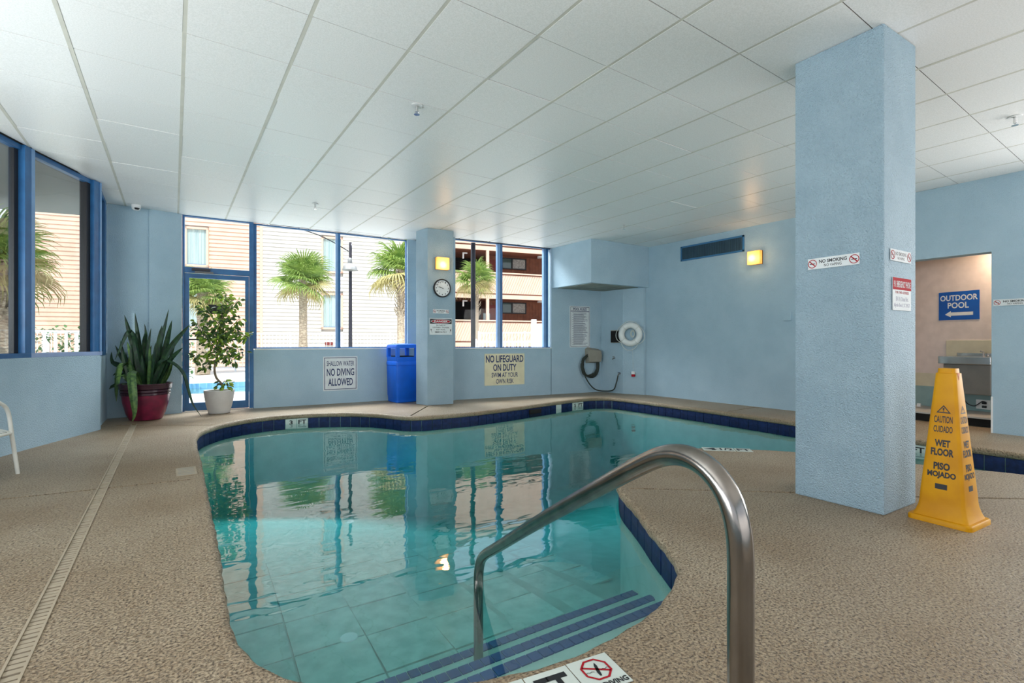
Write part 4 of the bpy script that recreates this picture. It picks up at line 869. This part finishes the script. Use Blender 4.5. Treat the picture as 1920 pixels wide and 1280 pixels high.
# ================================================================ outdoors
FO = Vector((6.2372, 24.4776)); FU = Vector((.97239, -.23337)); FN = Vector((.23337, .97239))      # facade line and its far-side normal
rzf = atan2(FU.y, FU.x)
def ground():
    g = MB().box(-60, 70, 9.06, 70, -.12, -.02).obj('ground', m_deckout); g['kind'] = 'structure'
    c = box(-1.6, 3.4, 12.2, 15.6, -1, .3).obj('c', m_deckout); boolean(g, [c])
    MB().box(-60, -3.32, -40, 9.06, -.12, -.02).obj('ground', m_deckout)['kind'] = 'structure'
ground()
op = thing('outdoor_pool', (.9, 13.9, -.5), 0, 'outdoor swimming pool with blue tiled edge seen through the glass door', 'pool')
mb = MB()
for a in ((-2.5, 2.5, 1.66, 1.7), (-2.5, 2.5, -1.7, -1.66), (-2.5, -2.46, -1.7, 1.7), (2.46, 2.5, -1.7, 1.7)): mb.box(a[0], a[1], a[2], a[3], -.4, .47)
mb.box(-2.5, 2.5, -1.7, 1.7, -.45, -.4); mb.obj('basin', mat('pool_turquoise', srgb(196, 236, 236), .5), op)
tmo = box(-.07, .07, -.004, .004, -.07, .07).mesh('edge_tile', mat('edge_tile_blue', srgb(120, 166, 205), .4))
for k in range(32): link('edge_tile', tmo, op).location = (-2.35+.15*k, 1.655, .40)
ow = box(-1.56, 3.36, 12.24, 15.56, -.8, -.16).obj('outdoor_pool_water', water_mat('outdoor_water', (.6, .93, .95, 1), .15, 1.5)); ow['kind'] = 'stuff'; tag(ow, 'bright water of the outdoor pool beyond the glass door', 'water')

def lapsiding(x0, x1, z0, z1, e, m, parent, name='siding', skip=()):
    mb = MB(); z = z0
    while z < z1:
        segs = [(x0, x1)]
        for a, b, c, d in skip:
            if z < d and z+e > c: segs = [q for s_ in segs for q in ((s_[0], min(s_[1], a)), (max(s_[0], b), s_[1])) if q[1]-q[0] > .02]
        for a, b in segs: mb.add([(a, 0, z), (b, 0, z), (b, -.042, z), (a, -.042, z), (a, -.004, z+e), (b, -.004, z+e), (b, 0, z+e), (a, 0, z+e)], [(0, 1, 2, 3), (3, 2, 5, 4), (4, 5, 6, 7), (0, 3, 4, 7), (1, 6, 5, 2)])
        z += e
    return mb.obj(name, m, parent, kind='stuff')
def bwin(parent, x0, x1, z0, z1, fm, curtain=True):
    f = MB(); t = .09
    for a in ((x0, x1, z0, z0+t), (x0, x1, z1-t, z1), (x0, x0+t, z0, z1), (x1-t, x1, z0, z1)): f.box(a[0], a[1], -.08, .02, a[2], a[3])
    fo = f.obj('window', fm, parent)
    cuboid('sash', m_bronze if not curtain else m_bluelite, fo, x0+t, x1-t, -.01, .0, z0+t, z0+t+.03); 
    if curtain:
        mb = MB(); k = 14; w_ = (x1-x0-2*t)/k
        for i in range(k): y0, y1 = (.03, .0) if i % 2 else (.0, .03); mb.add([(x0+t+i*w_, y0, z0+t), (x0+t+(i+1)*w_, y1, z0+t), (x0+t+(i+1)*w_, y1, z1-t), (x0+t+i*w_, y0, z1-t)], [(0, 1, 2, 3)])
        mb.obj('curtain', m_curtain, fo)
    cuboid('pane', m_glass if curtain else m_glassd, fo, x0+t, x1-t, -.03, -.025, z0+t, z1-t); return fo
b1 = thing('apartment_building', (FO.x, FO.y, 0), rzf, 'apartment building with pink and white lap siding across the courtyard', 'building')
SK = []
lapsiding(-12, -3.04, 0, 13, .178, m_pink, b1, skip=[(-6.0, -5.08, z, z+1.74) for z in (4.42, 1.72, 7.12, 9.82)])
lapsiding(-2.94, 5.2, 0, 13, .178, m_wsid, b1, 'white_siding', skip=[(-.42, .56, z, z+1.74) for z in (4.42, 1.72, 7.12, 9.82)])
cuboid('corner_board', m_pink, b1, -3.05, -2.93, -.05, 0, 0, 13); cuboid('corner_board', m_wsid, b1, 5.2, 5.32, -.05, .3, 0, 13)
cuboid('core', m_wsid, b1, -12, 5.2, .06, 6, 0, 13); cuboid('roof', m_dbrown, b1, -12.3, 5.6, -.3, 6.3, 13, 13.25)
for z in (4.42, 1.72, 7.12, 9.82):
    bwin(b1, -6.0, -5.08, z, z+1.74, m_pink); bwin(b1, -.42, .56, z, z+1.74, m_pink)
cuboid('downpipe_box', m_wood, b1, -.25, .1, -.1, -.03, .95, 1.1)

b2 = thing('walkway_building', (FO.x, FO.y, 0), rzf, 'pink wooden motel block with open walkways and slanted-board parapets', 'building')
X0, X1 = 5.35, 24
for zf in (1.13, 3.83, 6.53):
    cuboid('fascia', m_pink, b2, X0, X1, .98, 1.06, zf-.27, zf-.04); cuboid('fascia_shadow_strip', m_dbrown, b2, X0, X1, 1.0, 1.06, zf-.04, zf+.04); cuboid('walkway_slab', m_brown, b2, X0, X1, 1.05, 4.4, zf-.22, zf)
    if zf > 6: 
        cuboid('parapet_cap', m_pink, b2, X0, X1, .95, 1.12, zf+.04, zf+2.6); continue
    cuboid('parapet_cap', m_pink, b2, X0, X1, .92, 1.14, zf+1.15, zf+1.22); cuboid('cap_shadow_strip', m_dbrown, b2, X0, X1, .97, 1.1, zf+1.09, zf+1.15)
    mb = MB(); x = X0
    while x < X1: 
        mb.add([(x, 1.0, zf+.04), (x+.135, 1.0, zf+.04), (x+.135+.45, 1.0, zf+1.09), (x+.45, 1.0, zf+1.09), (x, 1.04, zf+.04), (x+.135, 1.04, zf+.04), (x+.135+.45, 1.04, zf+1.09), (x+.45, 1.04, zf+1.09)], [(0, 1, 2, 3), (0, 4, 5, 1), (1, 5, 6, 2), (3, 7, 4, 0), (2, 6, 7, 3)]); x += .15
    mb.obj('parapet_boards', m_pink, b2, kind='stuff'); cuboid('parapet_back', m_brown, b2, X0, X1, 1.04, 1.08, zf+.02, zf+1.1)
    for x in (8.21, 11.4+.9, 16.5): cuboid('post', m_pink, b2, x, x+.16, .99, 1.13, zf+1.2, zf+2.47)
for zf in (3.83, 1.13):
    z0 = zf; mb = MB(); x = 9.0
    while x < X1: mb.box(x, x+.19, 2.8, 2.83, z0, z0+2.5); x += .2
    mb.obj('back_wall_boards', m_brown, b2, kind='stuff')
    cuboid('side_wall', m_void, b2, X0, 9.0, 4.2, 4.4, z0, z0+2.5); cuboid('return_wall', m_brown, b2, 8.9, 9.0, 2.8, 4.3, z0, z0+2.5)  # near-black sheet paints the shade deep in the open breezeway
    fo = MB().box(9.75, 11.35, 2.70, 2.79, z0+1.72, z0+1.78).box(9.75, 11.35, 2.70, 2.79, z0+2.34, z0+2.40).box(9.75, 9.81, 2.7, 2.79, z0+1.75, z0+2.37).box(11.29, 11.35, 2.7, 2.79, z0+1.75, z0+2.37).box(10.38, 10.46, 2.7, 2.79, z0+1.75, z0+2.37).obj('window', m_black, b2)
    cuboid('pane', m_glassd, fo, 9.81, 10.38, 2.75, 2.76, z0+1.78, z0+2.34); cuboid('curtain', mat('curtain_grey', srgb(196, 192, 184), .8, col2=srgb(150, 146, 138), scale=12), fo, 10.46, 11.29, 2.75, 2.76, z0+1.78, z0+2.34)
    cuboid('doorway', m_void, b2, 12.6, 13.5, 2.77, 2.8, z0, z0+2.2)
    cuboid('red_door', m_wood, b2, 8.72, 9.5, 2.70, 2.79, z0, z0+2.2); cuboid('white_panel', m_curtain, b2, 8.55, 8.95, 2.6, 2.69, z0+.6, z0+1.7)
    MB().lathe([(.18, 0), (.16, .06), (.17, .1)], 16, Matrix.Translation((11.95, 2.0, z0+2.38))).obj('ceiling_lamp', m_white, b2)
    cuboid('lamp_bracket', m_white, b2, 7.0, 7.28, 1.6, 1.68, z0+2.28, z0+2.34); cuboid('lamp_bracket', m_white, b2, 7.0, 7.08, 1.6, 1.68, z0+2.0, z0+2.3)
cuboid('ground_floor', m_pink, b2, X0, X1, 1.1, 4.3, 0, .9); mb = MB(); x = X0
while x < 13: mb.box(x, x+.07, 1.0, 1.1, .6, .86); x += .13
mb.obj('base_vent_bars', m_dbrown, b2, kind='stuff')
cuboid('roof', m_dbrown, b2, X0, X1, .8, 6, 9.13, 9.3)

# neighbouring building seen past the left windows
b3 = thing('neighbour_building', (-12, 26, 0), R(14), 'pale neighbouring building seen through the left windows', 'building')
cuboid('wall', m_wsid, b3, -18, 4, 4, 10, 0, 9); cuboid('roof', m_dbrown, b3, -18.4, 4.4, 3.6, 10.4, 9, 9.3)
for zf in (2.7, 5.4): cuboid('balcony', m_pink, b3, -18, 4, 3, 4, zf-.2, zf+.95)
for k in range(5): bwin(b3, -15+3.6*k, -13.6+3.6*k, 3.9, 5.1, m_white, False)

# added dark slab outside the left windows, blocks sun and backs the glass reflections
cpy = struct('trim_7'); MB().prism([(-3.3, 2.2), (-1.36, 6.8), (-.94, 7.75), (-.94, 9.9), (-6.5, 11.2), (-6.5, 2.2)][::-1], 3.0, 3.2).obj('added_shade_slab', mat('shade_slab_grey', srgb(96, 100, 100), .6), cpy)

# white fences
def fence(name, A, B, h_, zbase, label, sp=.13, t=.02, group=None, top=.04):
    dx, dy = B[0]-A[0], B[1]-A[1]; l = hypot(dx, dy); o = thing(name, (A[0], A[1], zbase), atan2(dy, dx), label, 'fence', group)
    cuboid('top_rail', m_vinyl, o, 0, l, -.02, .02, h_-top, h_); cuboid('bottom_rail', m_vinyl, o, 0, l, -.02, .02, .12, .16)
    mb = MB(); x = .06
    while x < l: mb.box(x, x+t, -.01, .01, .14, h_-.02); x += sp
    mb.obj('pickets', m_vinyl, o, kind='stuff')
    k = 0.0
    while k < l: cuboid('post', m_vinyl, o, k-.03, k+.03, -.03, .03, 0, h_+.05); k += 1.9
    return o
fence('picket_fence', (-9, 24.5), (9.6, 19.0), 1.45, -.02, 'long white picket fence in front of the white siding wall')
fence('picket_fence', (10.2, 17.2), (13.2, 14.2), 1.5, -.02, 'white picket fence in front of the motel parapets')
fence('picket_fence', (6.6, 11.3), (8.6, 9.2), 1.12, -.02, 'low grey-white picket rail just outside the right window', sp=.12)
fence('picket_fence', (-6.5, 13.0), (-1.0, 13.3), 1.32, -.02, 'white fence outside the left windows', sp=.16, t=.05)
vf = thing('vinyl_fence', (8.45, 11.18, 0), atan2(9.02-11.18, 7.18-8.45)+.35, 'tall white vinyl privacy fence outside the right window', 'fence')
cuboid('post', m_vinyl, vf, -.06, .06, -.06, .06, 0, 1.72, .01)
for k, hh_ in enumerate((1.66, 1.70, 1.76)):
    cuboid('panel', m_vinyl, vf, .08+.72*k, .70+.72*k, -.02, .02, .05, hh_-.08); cuboid('post', m_vinyl, vf, .70+.72*k, .80+.72*k, -.05, .05, 0, hh_+.04, .01)

# palms
def fan_frond(m, seed):
    rnd = random.Random(seed); mb = MB(); mb.sm = True
    mb.tube([(0, 0, 0), (.25, 0, .04), (.55, 0, .02)], [.022, .014, .010], 5)
    N_ = 30
    for k in range(N_):
        a = -2.15+4.3*k/(N_-1); L_ = (.62+.2*cos(a*.7))*rnd.uniform(.88, 1.05); d = Vector((cos(a), sin(a), 0)); o0 = Vector((.5, 0, .02))
        dr__ = rnd.uniform(.16, .42); P = [o0, o0+d*L_*.35+Vector((0, 0, .05-abs(a)*.02)), o0+d*L_*.68+Vector((0, 0, .0-.04*dr__)), o0+d*L_*.88+Vector((0, 0, -.35*dr__)), o0+d*L_*.96+Vector((0, 0, -.85*dr__))]
        ribbon(mb, P, [.006, .026, .02, .011, .002], .5)
    return mb.mesh('frond', m)
FR = [fan_frond(m_frond, 1), fan_frond(m_frond, 2), fan_frond(m_frondy, 3)]
def palm(x, y, zc, crown, label, r=.14, lean=0, nf=25, boots=False):
    o = thing('palm_tree', (x, y, 0), 0, label, 'palm tree', 'palms in the courtyard')
    T = [(lean*(z/zc)**2, 0, z) for z in [zc*k/12 for k in range(13)]]
    MB().tube(T, [r*(1.25-.35*min(1, k/5)+.05*(k % 2)) for k in range(13)], 14).obj('trunk', m_palmb, o)
    if boots:
        mb = MB()
        for k in range(70):
            z = zc*random.uniform(.55, .98); a = random.uniform(0, 2*pi); d = Vector((cos(a), sin(a), 0)); b0 = Vector((lean*(z/zc)**2, 0, z))+d*r*.8
            ribbon(mb, [b0, b0+d*.08+Vector((0, 0, .09)), b0+d*.13+Vector((0, 0, .22))], [.05, .035, .02], .3)
        mb.obj('leaf_boots', m_palmb, o, kind='stuff')
    for k in range(nf):
        az = k*2.39996+random.uniform(-.2, .2); t = (k+.5)/nf; el = R(80-118*t)+random.uniform(-.1, .1)
        f = link('frond', FR[2 if (t > .72 and random.random() < .7) else random.choice((0, 1))], o); s_ = crown*random.uniform(.85, 1.08)
        f.location = (lean, 0, zc-.05-.1*t); f.scale = (s_, s_, s_); f.rotation_mode = 'XYZ'; f.rotation_euler = (random.uniform(-.5, .5), -el, az)
    return o
palm(3.69, 18.1, 3.25, .92, 'palm with a bare straight trunk left of the street lamp')
palm(6.28, 15.7, 3.5, .98, 'palm right of the street lamp, partly behind the window frame', .13, 0, boots=True)
palm(11.14, 19.04, 3.9, .86, 'palm with a shaggy trunk in front of the motel walkways', .14, boots=True)
palm(.80, 19.47, 2.75, .84, 'palm behind the potted fig tree, seen through the glass door', .18)
palm(-1.98, 9.25, 2.2, .62, 'palm with a thick shaggy trunk just outside the left windows', .22, boots=True)

# street lamp
sl_ = thing('street_lamp', (3.555, 12.12, 0), -YAW, 'dark gooseneck street lamp with a bell shade', 'street lamp')
MB().tube([(0, 0, 0), (0, 0, 2.9), (0, 0, 3.5)], [.05, .038, .034], 12).obj('pole', m_bronze, sl_)
MB().tube(catmull([(0, 0, 3.40), (.03, -.05, 3.45), (.08, -.16, 3.40), (.085, -.20, 3.2), (.06, -.20, 3.06)], False, .03), .014, 8).obj('gooseneck', m_bronze, sl_)
MB().lathe([(.185, 2.79), (.175, 2.81), (.155, 2.87), (.09, 2.94), (.055, 2.955), (.05, 3.06), (.025, 3.09)], 28, Matrix.Translation((.055, -.2, 0))).obj('bell_shade', m_grey, sl_)
bp = thing('steel_post', (4.83, 8.36, 0), 0, 'dark steel post standing just outside the right window', 'post'); MB().tube([(0, 0, 0), (0, 0, 3.0)], .046, 14).obj('shaft', m_bronze, bp); MB().lathe([(.09, 0), (.09, .015), (.05, .02)], 16).obj('foot_plate', m_bronze, bp)
cb = thing('hanging_cable', (2.1, 9.1, 2.9), 0, 'dark cable hanging outside from the top of the long window', 'cable'); MB().tube(catmull([(-.35, -.16, .09), (0, -.05, .04), (.25, .0, -.04), (.55, .05, -.17)], False, .03), .009, 6).obj('strand', m_ink, cb)
tb = thing('towel_bin', (2.12, 16.7, -.02), .2, 'pale blue bin standing by the outdoor pool', 'bin'); cuboid('base', m_ledge, tb, -.28, .28, -.2, .2, 0, .18, .01); cuboid('body', mat('pale_blue', srgb(130, 196, 226), .5), tb, -.18, .2, -.17, .17, .18, .62, .02)

# hedge outside the left windows
hd = thing('hedge', (-2.2, 14.6, 0), .0, 'leafy hedge in front of the white fence outside the left windows', 'hedge'); mb = MB()
for k in range(1500):
    p = Vector((random.uniform(-2.6, 2.6), random.gauss(0, .25), random.uniform(.3, 1.35)+random.gauss(0, .08))); t = Vector((random.gauss(0, 1), random.gauss(0, 1), random.gauss(.3, 1))).normalized()
    ribbon(mb, [p, p+t*.05, p+t*.1], [.01, .035, .002], .2)
mb.obj('foliage', m_leafl, hd, kind='stuff')
print('ceiling tiles', cnt, 'slats', while_k, 'waterline', nt_)
